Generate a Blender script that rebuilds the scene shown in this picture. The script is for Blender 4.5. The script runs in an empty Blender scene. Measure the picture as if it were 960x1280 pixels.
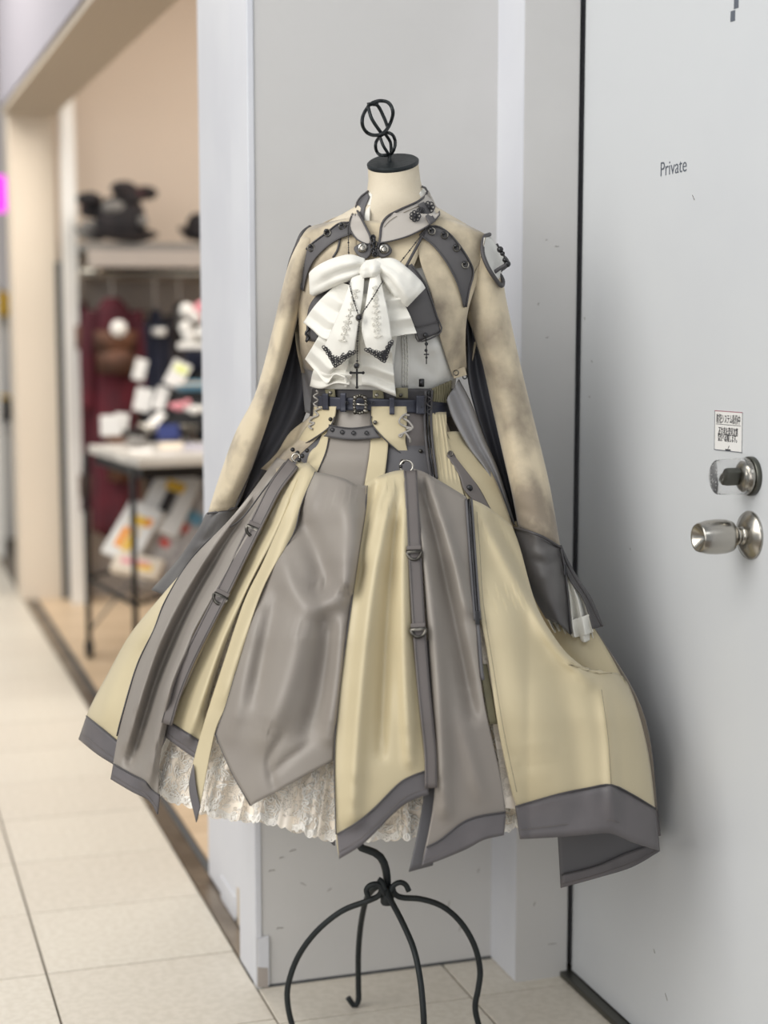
import bpy, bmesh, math, random
from mathutils import Vector, Matrix, noise
random.seed(7)
SC = bpy.context.scene
COL = SC.collection
PI = math.pi

# ------------------------------------------------------------------ camera
F_PX = 2050.0            # focal length for a 960 x 1280 frame
EYE = Vector((0, 0, 1.30))
PITCH = math.atan((640 - 385) / F_PX)
YAW = math.atan2(480 + 190, math.hypot(F_PX, 255))
FH = Vector((math.sin(YAW), math.cos(YAW), 0))          # horizontal viewing direction
RT = Vector((math.cos(YAW), -math.sin(YAW), 0))
FW = FH * math.cos(PITCH) - Vector((0, 0, math.sin(PITCH)))
UP = FH * math.sin(PITCH) + Vector((0, 0, math.cos(PITCH)))
cam_d = bpy.data.cameras.new('camera')
cam = bpy.data.objects.new('camera', cam_d)
COL.objects.link(cam)
m3 = Matrix((RT, UP, -FW)).transposed()
cam.matrix_world = Matrix.Translation(EYE) @ m3.to_4x4()
cam_d.sensor_width = 36
cam_d.lens = F_PX / 1280 * 36
cam_d.clip_start = 0.05
cam_d.dof.use_dof = True
cam_d.dof.focus_distance = 2.66
cam_d.dof.aperture_fstop = 2.0
SC.camera = cam

# ------------------------------------------------------------------ light
SC.view_settings.view_transform = 'Standard'
SC.view_settings.look = 'None'
SC.view_settings.gamma = 1
SC.view_settings.exposure = 0.0
W = bpy.data.worlds.new('mall_air')
SC.world = W
W.use_nodes = True
W.node_tree.nodes['Background'].inputs[0].default_value = (0.90, 0.95, 1.0, 1)
W.node_tree.nodes['Background'].inputs[1].default_value = 0.40


def area(name, loc, target, sx, sy, power, col=(1, 1, 1)):
    d = bpy.data.lights.new(name, 'AREA')
    d.shape = 'RECTANGLE'
    d.size, d.size_y = sx, sy
    d.energy = power
    d.color = col
    o = bpy.data.objects.new(name, d)
    COL.objects.link(o)
    o.location = loc
    o.rotation_euler = (Vector(target) - Vector(loc)).to_track_quat('-Z', 'Y').to_euler()
    return o


area('corridor_ceiling_light', (-2.0, 1.5, 3.0), (0.9, 2.7, 0.9), 2.4, 3.0, 114, (1.0, 0.97, 0.92))
area('low_front_fill', (-1.9, -0.9, 1.3), (0.9, 2.7, 0.8), 2.8, 2.0, 38, (1.0, 0.97, 0.93))  # added unseen fill, brightens the low front of the dress and the door shade
area('front_ceiling_light', (0.5, -0.3, 3.0), (0.9, 2.7, 1.0), 1.2, 0.8, 9, (0.95, 0.98, 1.0))
area('far_corridor_light', (0.0, 6.2, 3.3), (0.25, 6.0, 0.0), 1.2, 4.0, 125, (1.0, 0.93, 0.82))
area('shop_ceiling_light', (1.9, 5.6, 2.75), (1.7, 6.2, 0.0), 1.4, 1.6, 46, (1.0, 0.94, 0.86))


# ------------------------------------------------------------------ helpers
def P(x, y, d):
    """point at picture column x, row y whose horizontal distance from the camera is d"""
    r = FW + RT * ((x - 480) / F_PX) - UP * ((y - 640) / F_PX)
    return EYE + r * (d / r.dot(FH))


def onfloor(x, y, z=0.0):
    r = FW + RT * ((x - 480) / F_PX) - UP * ((y - 640) / F_PX)
    return EYE + r * ((z - EYE.z) / r.z)


def lin(c):
    def f(v):
        v /= 255.0
        return v / 12.92 if v <= 0.04045 else ((v + 0.055) / 1.055) ** 2.4
    return (f(c[0]), f(c[1]), f(c[2]), 1)


def mat(name, c, rough=0.6, metal=0.0, c2=None, scale=8.0, lo=0.4, hi=0.6, bump=0.0, bscale=200.0, sheen=0.0,
        spec=0.5, emit=0.0, detail=4.0, trans=0.0, coat=0.0, stretch=None, aniso=0.0):
    m = bpy.data.materials.new(name)
    m.use_nodes = True
    nt = m.node_tree
    b = nt.nodes['Principled BSDF']
    b.inputs['Base Color'].default_value = lin(c)
    b.inputs['Roughness'].default_value = rough
    b.inputs['Metallic'].default_value = metal
    b.inputs['Specular IOR Level'].default_value = spec
    b.inputs['Sheen Weight'].default_value = sheen
    b.inputs['Coat Weight'].default_value = coat
    b.inputs['Transmission Weight'].default_value = trans
    b.inputs['Anisotropic'].default_value = aniso
    tc = nt.nodes.new('ShaderNodeTexCoord')
    src = tc.outputs['Object']
    if stretch:
        mp = nt.nodes.new('ShaderNodeMapping')
        mp.inputs['Scale'].default_value = stretch
        nt.links.new(src, mp.inputs['Vector'])
        src = mp.outputs['Vector']
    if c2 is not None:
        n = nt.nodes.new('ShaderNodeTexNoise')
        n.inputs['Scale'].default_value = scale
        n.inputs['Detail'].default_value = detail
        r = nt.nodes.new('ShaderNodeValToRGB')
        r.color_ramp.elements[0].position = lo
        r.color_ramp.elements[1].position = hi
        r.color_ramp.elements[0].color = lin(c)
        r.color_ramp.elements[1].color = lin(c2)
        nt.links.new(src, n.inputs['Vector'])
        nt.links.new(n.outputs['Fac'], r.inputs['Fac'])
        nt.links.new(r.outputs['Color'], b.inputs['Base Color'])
    if bump > 0:
        n2 = nt.nodes.new('ShaderNodeTexNoise')
        n2.inputs['Scale'].default_value = bscale
        n2.inputs['Detail'].default_value = 3
        bp = nt.nodes.new('ShaderNodeBump')
        bp.inputs['Strength'].default_value = bump
        bp.inputs['Distance'].default_value = 0.002
        nt.links.new(src, n2.inputs['Vector'])
        nt.links.new(n2.outputs['Fac'], bp.inputs['Height'])
        nt.links.new(bp.outputs['Normal'], b.inputs['Normal'])
    if emit > 0:
        b.inputs['Emission Color'].default_value = lin(c)
        b.inputs['Emission Strength'].default_value = emit
    return m


def lace_mat(name, c, hole=0.42, scale=170.0):
    m = mat(name, c, 0.8, sheen=0.3)
    nt = m.node_tree
    b = nt.nodes['Principled BSDF']
    out = nt.nodes['Material Output']
    tc = nt.nodes.new('ShaderNodeTexCoord')
    v = nt.nodes.new('ShaderNodeTexVoronoi')
    v.feature = 'DISTANCE_TO_EDGE'
    v.inputs['Scale'].default_value = scale
    n = nt.nodes.new('ShaderNodeTexNoise')
    n.inputs['Scale'].default_value = 30
    n.inputs['Detail'].default_value = 3
    n.inputs['Distortion'].default_value = 1.6
    r = nt.nodes.new('ShaderNodeValToRGB')
    r.color_ramp.elements[0].position = 0.47
    r.color_ramp.elements[1].position = 0.53
    thr = nt.nodes.new('ShaderNodeMath')
    thr.operation = 'LESS_THAN'
    thr.inputs[1].default_value = 0.12
    mx = nt.nodes.new('ShaderNodeMath')
    mx.operation = 'MAXIMUM'
    fl = nt.nodes.new('ShaderNodeMath')
    fl.operation = 'MAXIMUM'
    fl.inputs[1].default_value = 1 - hole
    tr = nt.nodes.new('ShaderNodeBsdfTransparent')
    mix = nt.nodes.new('ShaderNodeMixShader')
    bp = nt.nodes.new('ShaderNodeBump')
    bp.inputs['Strength'].default_value = 0.9
    bp.inputs['Distance'].default_value = 0.003
    L = nt.links.new
    L(tc.outputs['Object'], v.inputs['Vector'])
    L(tc.outputs['Object'], n.inputs['Vector'])
    L(v.outputs['Distance'], thr.inputs[0])
    L(n.outputs['Fac'], r.inputs['Fac'])
    L(r.outputs['Color'], mx.inputs[0])
    L(thr.outputs[0], mx.inputs[1])
    L(mx.outputs[0], fl.inputs[0])
    L(fl.outputs[0], mix.inputs['Fac'])
    L(tr.outputs[0], mix.inputs[1])
    L(b.outputs[0], mix.inputs[2])
    L(mx.outputs[0], bp.inputs['Height'])
    L(bp.outputs['Normal'], b.inputs['Normal'])
    L(mix.outputs[0], out.inputs['Surface'])
    return m


M = {}
M['satin_beige'] = mat('satin_beige', (200, 187, 154), 0.5, c2=(194, 181, 148), scale=5, bump=0.05, bscale=900, sheen=0.15)
M['satin_grey'] = mat('satin_grey', (143, 136, 128), 0.46, c2=(137, 130, 123), scale=5, bump=0.05, bscale=900, sheen=0.1)
M['hem_grey'] = mat('hem_grey', (104, 100, 102), 0.5, c2=(97, 94, 96), scale=14, bump=0.08, bscale=700)
M['lining_grey'] = mat('lining_grey', (92, 91, 94), 0.55, bump=0.06, bscale=700)
M['strap_grey'] = mat('strap_grey', (108, 102, 100), 0.6, bump=0.15, bscale=900)
M['piping'] = mat('piping', (70, 68, 70), 0.5)
M['thread'] = mat('thread', (132, 124, 108), 0.8)
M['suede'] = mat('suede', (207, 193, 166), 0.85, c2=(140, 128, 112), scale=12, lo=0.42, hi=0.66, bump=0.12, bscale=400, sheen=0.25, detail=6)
M['collar_satin'] = mat('collar_satin', (186, 180, 172), 0.4, c2=(178, 172, 165), scale=9, bump=0.05, bscale=800)
M['dark_twill'] = mat('dark_twill', (88, 86, 87), 0.62, bump=0.12, bscale=800, c2=(82, 80, 82), scale=20)
M['cuff_twill'] = mat('cuff_twill', (100, 98, 97), 0.5, bump=0.1, bscale=800, c2=(92, 90, 90), scale=12)
M['dark_lining'] = mat('dark_lining', (76, 77, 84), 0.55, bump=0.05, bscale=600)
M['light_lining'] = mat('light_lining', (140, 139, 141), 0.5, bump=0.05, bscale=600)
M['blouse'] = mat('blouse', (214, 213, 208), 0.75, sheen=0.2, bump=0.06, bscale=600)
M['jabot'] = mat('jabot', (229, 227, 219), 0.7, sheen=0.25, bump=0.10, bscale=500)
M['embroidery'] = mat('embroidery', (229, 227, 219), 0.7, bump=1.0, bscale=150, c2=(222, 219, 209), scale=120)
M['black_lace'] = mat('black_lace', (42, 42, 46), 0.6)
M['belt'] = mat('belt', (60, 62, 74), 0.5, bump=0.12, bscale=350, c2=(53, 55, 66), scale=30)
M['belt_dark'] = mat('belt_dark', (40, 42, 54), 0.5, bump=0.12, bscale=350)
M['olive'] = mat('olive', (140, 134, 108), 0.7, bump=0.15, bscale=600, c2=(122, 117, 94), scale=18)
M['cord'] = mat('cord', (160, 156, 150), 0.65, bump=0.2, bscale=900)
M['old_silver'] = mat('old_silver', (140, 136, 128), 0.32, 1.0, c2=(70, 68, 64), scale=60)
M['bright_metal'] = mat('bright_metal', (190, 186, 178), 0.22, 1.0)
M['gunmetal'] = mat('gunmetal', (66, 66, 68), 0.35, 0.9)
M['iron'] = mat('iron', (34, 40, 42), 0.5, 0.3, bump=0.3, bscale=150, c2=(28, 33, 36), scale=30)
M['linen'] = mat('linen', (214, 203, 182), 0.85, c2=(206, 194, 172), scale=14, bump=0.35, bscale=700)
M['bead'] = mat('bead', (38, 36, 36), 0.3)
M['lace'] = lace_mat('lace', (250, 240, 226), 0.25, 420)
M['lace_net'] = lace_mat('lace_net', (252, 244, 232), 0.30, 300)
M['petti'] = mat('petti', (255, 252, 246), 0.6, sheen=0.2)
M['wall_grey'] = mat('wall_grey', (204, 203, 202), 0.65, c2=(199, 198, 197), scale=3, bump=0.15, bscale=60)
M['wall_white'] = mat('wall_white', (212, 214, 220), 0.5, c2=(207, 209, 216), scale=4, bump=0.06, bscale=80)
M['door'] = mat('door', (206, 209, 212), 0.34, c2=(202, 205, 209), scale=2, bump=0.04, bscale=60)
M['dark_gap'] = mat('dark_gap', (70, 73, 76), 0.7)
M['steel'] = mat('steel', (176, 172, 164), 0.25, 1.0, bump=0.03, bscale=300)
M['steel_dark'] = mat('steel_dark', (96, 96, 90), 0.4, 0.9)
M['rail'] = mat('rail', (164, 152, 138), 0.32, 0.9, c2=(134, 122, 108), scale=6)
M['tile'] = mat('tile', (222, 216, 204), 0.34, c2=(213, 206, 193), scale=70, bump=0.03, bscale=120)
M['tile_b'] = mat('tile_b', (219, 212, 200), 0.36, c2=(210, 203, 190), scale=60, bump=0.03, bscale=120)
M['grout'] = mat('grout', (120, 112, 102), 0.9)
M['wood'] = mat('wood', (220, 198, 170), 0.4, c2=(204, 180, 150), scale=5, stretch=(1, 9, 1))
M['wood_b'] = mat('wood_b', (214, 192, 164), 0.4, c2=(198, 174, 144), scale=6, stretch=(1, 9, 1))
M['cream'] = mat('cream', (226, 214, 198), 0.7)
M['shop_wall'] = mat('shop_wall', (208, 194, 180), 0.8)
M['shop_low'] = mat('shop_low', (168, 160, 154), 0.8)
M['tan'] = mat('tan', (196, 184, 168), 0.8)
M['white'] = mat('white', (238, 237, 234), 0.6)
M['fascia'] = mat('fascia', (170, 168, 180), 0.6)
M['marble'] = mat('marble', (206, 203, 197), 0.35, c2=(168, 164, 160), scale=7, lo=.45, hi=.75)
M['paper'] = mat('paper', (228, 227, 225), 0.7)
M['ink'] = mat('ink', (32, 32, 38), 0.7)
M['red_line'] = mat('red_line', (150, 70, 90), 0.7)
M['grey_ink'] = mat('grey_ink', (92, 98, 108), 0.6)
M['burgundy'] = mat('burgundy', (84, 14, 32), 0.8, c2=(64, 10, 26), scale=8)
M['brown'] = mat('brown', (98, 62, 42), 0.7, c2=(72, 46, 34), scale=10)
M['navy'] = mat('navy', (24, 30, 52), 0.8, c2=(16, 20, 38), scale=7)
M['blackcloth'] = mat('blackcloth', (30, 28, 32), 0.85, c2=(50, 44, 46), scale=9)
M['greycloth'] = mat('greycloth', (120, 118, 116), 0.85)
M['bluebox'] = mat('bluebox', (44, 58, 122), 0.6)
M['teal'] = mat('teal', (100, 150, 176), 0.6)
M['yellow'] = mat('yellow', (240, 196, 74), 0.6)
M['orange'] = mat('orange', (246, 160, 60), 0.6)
M['redprint'] = mat('redprint', (196, 70, 60), 0.6)
M['pinkprint'] = mat('pinkprint', (226, 150, 160), 0.6)
M['lime'] = mat('lime', (222, 230, 150), 0.6)
M['magenta'] = mat('magenta', (255, 70, 245), 0.5, emit=1.1)
M['poly'] = mat('poly', (190, 186, 184), 0.25, c2=(160, 156, 156), scale=30)
M['black_metal'] = mat('black_metal', (26, 26, 28), 0.4, 0.4)
M['duct'] = mat('duct', (110, 104, 98), 0.7)
g = mat('clear_plastic', (250, 250, 250), 0.03, trans=1.0)
g.node_tree.nodes['Principled BSDF'].inputs['IOR'].default_value = 1.1
M['clear'] = g


def put(name, me, mt, parent=None, smooth=True):
    if smooth:
        for p in me.polygons:
            p.use_smooth = True
    o = bpy.data.objects.new(name, me)
    COL.objects.link(o)
    if mt is not None:
        me.materials.append(M[mt])
    if parent is not None:
        o.parent = parent
        o.matrix_parent_inverse = Matrix.Translation(-Vector(parent.location)) if parent.type == 'EMPTY' else Matrix()
    return o


def thing(name, label, cat, loc=(0, 0, 0), group=None):
    o = bpy.data.objects.new(name, None)
    o.empty_display_size = 0.1
    COL.objects.link(o)
    o.location = loc
    o['label'] = label
    o['category'] = cat
    if group:
        o['group'] = group
    return o


def tag(o, label, cat, group=None):
    o['label'] = label
    o['category'] = cat
    if group:
        o['group'] = group
    return o


def struct(o):
    o['kind'] = 'structure'
    return o


def mesh_from(verts, faces, name='m'):
    me = bpy.data.meshes.new(name)
    me.from_pydata([tuple(v) for v in verts], [], faces)
    me.update()
    return me


def bm_mesh(bm, name='m'):
    me = bpy.data.meshes.new(name)
    bm.to_mesh(me)
    bm.free()
    return me


def box_mesh(x0, y0, z0, x1, y1, z1, bev=0.0):
    bm = bmesh.new()
    bmesh.ops.create_cube(bm, size=1)
    for v in bm.verts:
        v.co = Vector(((x0 + x1) / 2 + v.co.x * (x1 - x0), (y0 + y1) / 2 + v.co.y * (y1 - y0), (z0 + z1) / 2 + v.co.z * (z1 - z0)))
    if bev > 0:
        bmesh.ops.bevel(bm, geom=bm.edges[:], offset=bev, segments=2, affect='EDGES', profile=0.6)
    return bm_mesh(bm)


def box(name, x0, y0, z0, x1, y1, z1, mt, parent=None, bev=0.0):
    return put(name, box_mesh(x0, y0, z0, x1, y1, z1, bev), mt, parent, smooth=False)


def obox(name, c, ax, ay, az, mt, parent=None, bev=0.0):
    """box about c with half-axis vectors"""
    bm = bmesh.new()
    bmesh.ops.create_cube(bm, size=2)
    for v in bm.verts:
        v.co = Vector(c) + Vector(ax) * v.co.x + Vector(ay) * v.co.y + Vector(az) * v.co.z
    bmesh.ops.recalc_face_normals(bm, faces=bm.faces[:])
    if bev > 0:
        bmesh.ops.bevel(bm, geom=bm.edges[:], offset=bev, segments=2, affect='EDGES', profile=0.6)
    return put(name, bm_mesh(bm), mt, parent, smooth=False)


def cr(pts, n):
    """n+1 points evenly spaced on a Catmull-Rom curve through pts (any dimension)"""
    pts = [tuple(map(float, p)) for p in pts]
    k = len(pts[0])
    if len(pts) == 2:
        return [tuple(pts[0][j] + (pts[1][j] - pts[0][j]) * i / n for j in range(k)) for i in range(n + 1)]
    ext = [tuple(2 * pts[0][j] - pts[1][j] for j in range(k))] + pts + [tuple(2 * pts[-1][j] - pts[-2][j] for j in range(k))]
    dense = []
    for i in range(1, len(ext) - 2):
        p0, p1, p2, p3 = ext[i - 1:i + 3]
        for s in range(12):
            t = s / 12
            dense.append(tuple(0.5 * (2 * p1[j] + (p2[j] - p0[j]) * t + (2 * p0[j] - 5 * p1[j] + 4 * p2[j] - p3[j]) * t * t
                                      + (3 * p1[j] - p0[j] - 3 * p2[j] + p3[j]) * t ** 3) for j in range(k)))
    dense.append(pts[-1])
    acc = [0.0]
    for a, b in zip(dense, dense[1:]):
        acc.append(acc[-1] + math.dist(a, b))
    out, q = [], 0
    for i in range(n + 1):
        s = acc[-1] * i / n
        while q < len(acc) - 2 and acc[q + 1] < s:
            q += 1
        h = acc[q + 1] - acc[q]
        t = 0 if h == 0 else min(1, (s - acc[q]) / h)
        out.append(tuple(dense[q][j] + (dense[q + 1][j] - dense[q][j]) * t for j in range(k)))
    return out


def tube_mesh(pts, r, seg=8, closed=False, taper=None):
    """round bar along 3-D points"""
    pts = [Vector(p) for p in pts]
    n = len(pts)
    verts, faces = [], []
    prev = None
    for i, p in enumerate(pts):
        a = pts[(i - 1) % n] if (closed or i > 0) else p
        b = pts[(i + 1) % n] if (closed or i < n - 1) else p
        t = (b - a)
        t = t.normalized() if t.length > 1e-9 else Vector((0, 0, 1))
        if prev is None:
            u = t.orthogonal().normalized()
        else:
            u = prev - t * prev.dot(t)
            u = u.normalized() if u.length > 1e-6 else t.orthogonal().normalized()
        prev = u
        w = t.cross(u)
        rr = r if taper is None else r * taper(i / max(1, n - 1))
        for s in range(seg):
            an = 2 * PI * s / seg
            verts.append(p + (u * math.cos(an) + w * math.sin(an)) * rr)
    rng = n if closed else n - 1
    for i in range(rng):
        j = (i + 1) % n
        for s in range(seg):
            faces.append((i * seg + s, i * seg + (s + 1) % seg, j * seg + (s + 1) % seg, j * seg + s))
    if not closed:
        faces.append(tuple(range(seg - 1, -1, -1)))
        faces.append(tuple((n - 1) * seg + s for s in range(seg)))
    return verts, faces


def tube(name, pts, r, mt, parent=None, seg=8, closed=False, taper=None):
    v, f = tube_mesh(pts, r, seg, closed, taper)
    return put(name, mesh_from(v, f), mt, parent)


def join(parts):
    V, Fs = [], []
    for v, f in parts:
        o = len(V)
        V += list(v)
        Fs += [tuple(i + o for i in q) for q in f]
    return mesh_from(V, Fs)


def lathe(name, c, axis, prof, mt, parent=None, seg=28, sx=None):
    """surface of revolution; prof = [(distance along axis, radius)]"""
    axis = Vector(axis).normalized()
    u = axis.orthogonal().normalized() if sx is None else Vector(sx).normalized()
    w = axis.cross(u)
    V, Fs = [], []
    for (h, r) in prof:
        for s in range(seg):
            a = 2 * PI * s / seg
            V.append(Vector(c) + axis * h + (u * math.cos(a) + w * math.sin(a)) * r)
    for i in range(len(prof) - 1):
        for s in range(seg):
            Fs.append((i * seg + s, i * seg + (s + 1) % seg, (i + 1) * seg + (s + 1) % seg, (i + 1) * seg + s))
    Fs.append(tuple(range(seg - 1, -1, -1)))
    Fs.append(tuple((len(prof) - 1) * seg + s for s in range(seg)))
    o = put(name, mesh_from(V, Fs), mt, parent)
    return o


def sphere(name, c, r, mt, parent=None, seg=10, sc=(1, 1, 1)):
    bm = bmesh.new()
    bmesh.ops.create_uvsphere(bm, u_segments=seg, v_segments=max(5, seg // 2 + 1), radius=1)
    for v in bm.verts:
        v.co = Vector(c) + Vector((v.co.x * r * sc[0], v.co.y * r * sc[1], v.co.z * r * sc[2]))
    return put(name, bm_mesh(bm), mt, parent)


# ------------------------------------------------------------------ cloth on the dress form
D0 = 2.78            # horizontal distance of the dress form's axis


def table(rows):
    def f(y):
        if y <= rows[0][0]:
            return rows[0][1:]
        for a, b in zip(rows, rows[1:]):
            if y <= b[0]:
                t = (y - a[0]) / (b[0] - a[0])
                t = t * t * (3 - 2 * t) * 0.35 + t * 0.65
                return tuple(a[i] + (b[i] - a[i]) * t for i in range(1, len(a)))
        return rows[-1][1:]
    return f


# row: picture height, left and right outline, depth forward of axis, depth behind axis
SKIRT = table([(480, 388, 566, .105, .085), (505, 390, 566, .105, .09), (548, 372, 592, .125, .12), (575, 345, 612, .15, .14), (600, 318, 628, .185, .15),
               (650, 268, 655, .235, .17), (700, 228, 682, .275, .18), (800, 152, 752, .325, .19), (900, 105, 806, .355, .20),
               (1000, 82, 824, .375, .20), (1100, 68, 834, .39, .20)])
BODY = table([(240, 445, 540, .06, .06), (262, 432, 556, .065, .07), (275, 408, 582, .07, .08), (290, 374, 610, .08, .09), (330, 364, 614, .105, .10), (380, 366, 604, .135, .105), (420, 370, 596, .14, .10),
              (460, 380, 584, .125, .095), (490, 388, 570, .11, .09), (510, 390, 566, .105, .09), (550, 372, 592, .125, .12)])
NECK = table([(200, 459, 521, .042, .042), (235, 461, 527, .045, .046), (262, 446, 544, .058, .06), (285, 430, 556, .07, .07), (310, 415, 560, .08, .08)])


def dome(T, x, y, back=False):
    l, r, bf, bb = T(y)
    c, w = (l + r) / 2, (r - l) / 2
    q = max(-1.0, min(1.0, (x - c) / w))
    s = math.sqrt(1 - q * q)
    dc = D0
    if T is SKIRT and x > 660:
        dc -= 0.11 * min(1.2, (x - 660) / 150)
    return dc + bb * s if back else dc - bf * s


def ridges(lst):
    """lst of (u at top, u at bottom, width, height, v where it starts, v where it is full)"""
    def f(u, v):
        e = 0.0
        for (ua, ub, w, a, v0, v1) in lst:
            k = max(0.0, min(1.0, (v - v0) / (v1 - v0 + 1e-6)))
            k = k * k * (3 - 2 * k)
            uu = ua + (ub - ua) * v
            e += a * k * math.exp(-((u - uu) / w) ** 2)
        return e
    return f


def coons(L, R, T=None, B=None, nu=16, nv=24):
    l, r = cr(L, nv), cr(R, nv)
    t = cr(T, nu) if T else cr([l[0], r[0]], nu)
    b = cr(B, nu) if B else cr([l[-1], r[-1]], nu)
    k = len(l[0])
    G = []
    for j in range(nv + 1):
        v = j / nv
        row = []
        for i in range(nu + 1):
            u = i / nu
            row.append(tuple((1 - u) * l[j][q] + u * r[j][q] + (1 - v) * t[i][q] + v * b[i][q]
                             - ((1 - u) * (1 - v) * l[0][q] + u * (1 - v) * r[0][q] + (1 - u) * v * l[-1][q] + u * v * r[-1][q])
                             for q in range(k)))
        G.append(row)
    return G


def cloth(name, mt, parent, L, R, T=None, B=None, nu=16, nv=24, base=SKIRT, off=0.0, ex=None, bulge=0.0, wr=0.0012, ws=9.0,
          th=0.0016, back=False, dfun=None):
    """a panel of cloth with four drawn edges, laid over the body shape and lifted off it by off + folds"""
    G = coons(L, R, T, B, nu, nv)
    V, Fs = [], []
    for j, row in enumerate(G):
        v = j / nv
        for i, q in enumerate(row):
            u = i / nu
            x, y = q[0], q[1]
            d = dfun(u, v, x, y) if dfun else dome(base, x, y, back)
            o = off + (ex(u, v) if ex else 0.0) + bulge * (1 - (2 * u - 1) ** 2)
            p = P(x, y, d)
            if wr:
                o += wr * noise.noise(p * ws) + wr * 0.5 * noise.noise(p * ws * 2.7)
            V.append(P(x, y, d - o))
    for j in range(nv):
        for i in range(nu):
            a = j * (nu + 1) + i
            Fs.append((a, a + nu + 1, a + nu + 2, a + 1))
    o = put(name, mesh_from(V, Fs), mt, parent)
    if th:
        s = o.modifiers.new('cloth_thickness', 'SOLIDIFY')
        s.thickness = th
        s.offset = -1
    return o


def line(name, mt, parent, pts, r=0.0016, base=SKIRT, off=0.004, n=None, seg=6, dfun=None, closed=False):
    """a round cord lying on the cloth"""
    n = n or max(6, int(sum(math.dist(a, b) for a, b in zip(pts, pts[1:])) / 5))
    q = cr(list(pts) + ([pts[0]] if closed else []), n)
    if closed:
        q = q[:-1]
    pp = [P(a[0], a[1], (dfun(a[0], a[1]) if dfun else dome(base, a[0], a[1])) - off) for a in q]
    return tube(name, pp, r, mt, parent, seg, closed)


def ring_at(name, mt, parent, x, y, d, rx, r=0.0018, n=18, squash=1.0, rot=0.0, half=False):
    c = P(x, y, d)
    k = d / F_PX
    pts = []
    for i in range(n if not half else n + 1):
        a = 2 * PI * i / n if not half else PI + PI * i / n
        px, py = rx * math.cos(a), rx * squash * math.sin(a)
        qx, qy = px * math.cos(rot) - py * math.sin(rot), px * math.sin(rot) + py * math.cos(rot)
        pts.append(c + RT * qx * k + UP * qy * k)
    return tube(name, pts, r, mt, parent, 6, closed=True)


def stud(name, mt, parent, x, y, d, rpx, h=0.003):
    c = P(x, y, d)
    r = rpx * d / F_PX
    return lathe(name, c + FH * 0.001, -FH, [(0, r), (h * .5, r), (h * .9, r * .7), (h, r * .3)], mt, parent, 14)



# ------------------------------------------------------------------ setting
X_COL, Y_COL = 0.70, 2.95        # outer corner of the column
X_DOOR = 1.30
floor = struct(box('floor', -2.6, -1.2, -0.06, 2.2, 11.0, -0.010, 'grout'))
tile_meshes = {}


def tile(x0, x1, y0, y1, k):
    gp = 0.0022
    key = (round(x1 - x0, 4), round(y1 - y0, 4), k)
    if key not in tile_meshes:
        w, h = x1 - x0 - 2 * gp, y1 - y0 - 2 * gp
        me = box_mesh(0, 0, -0.0095, w, h, 0, 0.0012)
        me.materials.append(M['tile' if k == 0 else 'tile_b'])
        tile_meshes[key] = me
    o = bpy.data.objects.new('tile', tile_meshes[key])
    COL.objects.link(o)
    o.location = (x0 + gp, y0 + gp, random.uniform(-0.0004, 0.0002))
    o.parent = floor


ys = [0.44 + 0.338 * i for i in range(30)]
for i, (a, b) in enumerate(zip(ys, ys[1:])):
    for k, (xa, xb) in enumerate(((-0.434, -0.056), (-0.056, 0.322), (0.322, 0.700))):
        if b < 2.1 or (k == 0 and b < 2.4):
            continue
        tile(xa, xb, a, b, (i + k) % 2)
yf = [1.77, 2.108, 2.446, 2.784]
for i, (a, b) in enumerate(zip(yf, yf[1:] + [2.95])):
    for k, (xa, xb) in enumerate(((0.700, 1.078), (1.078, 1.300))):
        tile(xa, xb, a, b, (i + k) % 2)

# wooden shop floor behind the threshold
wf = struct(box('floor_shop', 0.762, 3.0, -0.010, 3.4, 7.6, -0.004, 'grout'))
pm = {}
for i in range(30):
    y0 = 3.02 + i * 0.15
    xo = 0.762 - (0.0 if i % 2 else 0.45)
    while xo < 3.3:
        a, b = max(0.764, xo), min(3.38, xo + 0.9)
        if b - a > 0.05:
            k = (round(b - a, 3), i % 2)
            if k not in pm:
                me = box_mesh(0, 0, -0.004, b - a - 0.002, 0.148, 0.0, 0.0006)
                me.materials.append(M['wood' if (i % 2) else 'wood_b'])
                pm[k] = me
            o = bpy.data.objects.new('plank', pm[k])
            COL.objects.link(o)
            o.location = (a, y0, random.uniform(-0.0003, 0.0003))
            o.parent = wf
        xo += 0.9

# metal threshold rail
tr = struct(box('trim_1', 0.700, 2.98, -0.010, 0.762, 7.45, 0.0005, 'rail'))
box('rail_lip', 0.700, 2.98, 0.0005, 0.706, 7.45, 0.004, 'rail', tr)
box('rail_groove', 0.742, 3.30, 0.0006, 0.758, 7.45, 0.0022, 'dark_gap', tr)
ye = 3.55
while ye < 7.2:
    box('rail_plate', 0.7075, ye, 0.0005, 0.741, ye + 0.72, 0.0022, 'rail', tr, 0.0008)
    ye += 0.726

# the column
wc = struct(box('wall_back', X_COL, Y_COL, -0.01, 1.19, 3.09, 3.0, 'wall_grey'))
box('side_panel', X_COL - 0.0015, Y_COL + 0.001, 0.004, X_COL + 0.01, 3.089, 3.0, 'wall_white', wc)
box('corner_bead', X_COL - 0.003, Y_COL - 0.003, 0.10, X_COL + 0.010, Y_COL + 0.012, 3.0, 'wall_white', wc, 0.0025)
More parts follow.
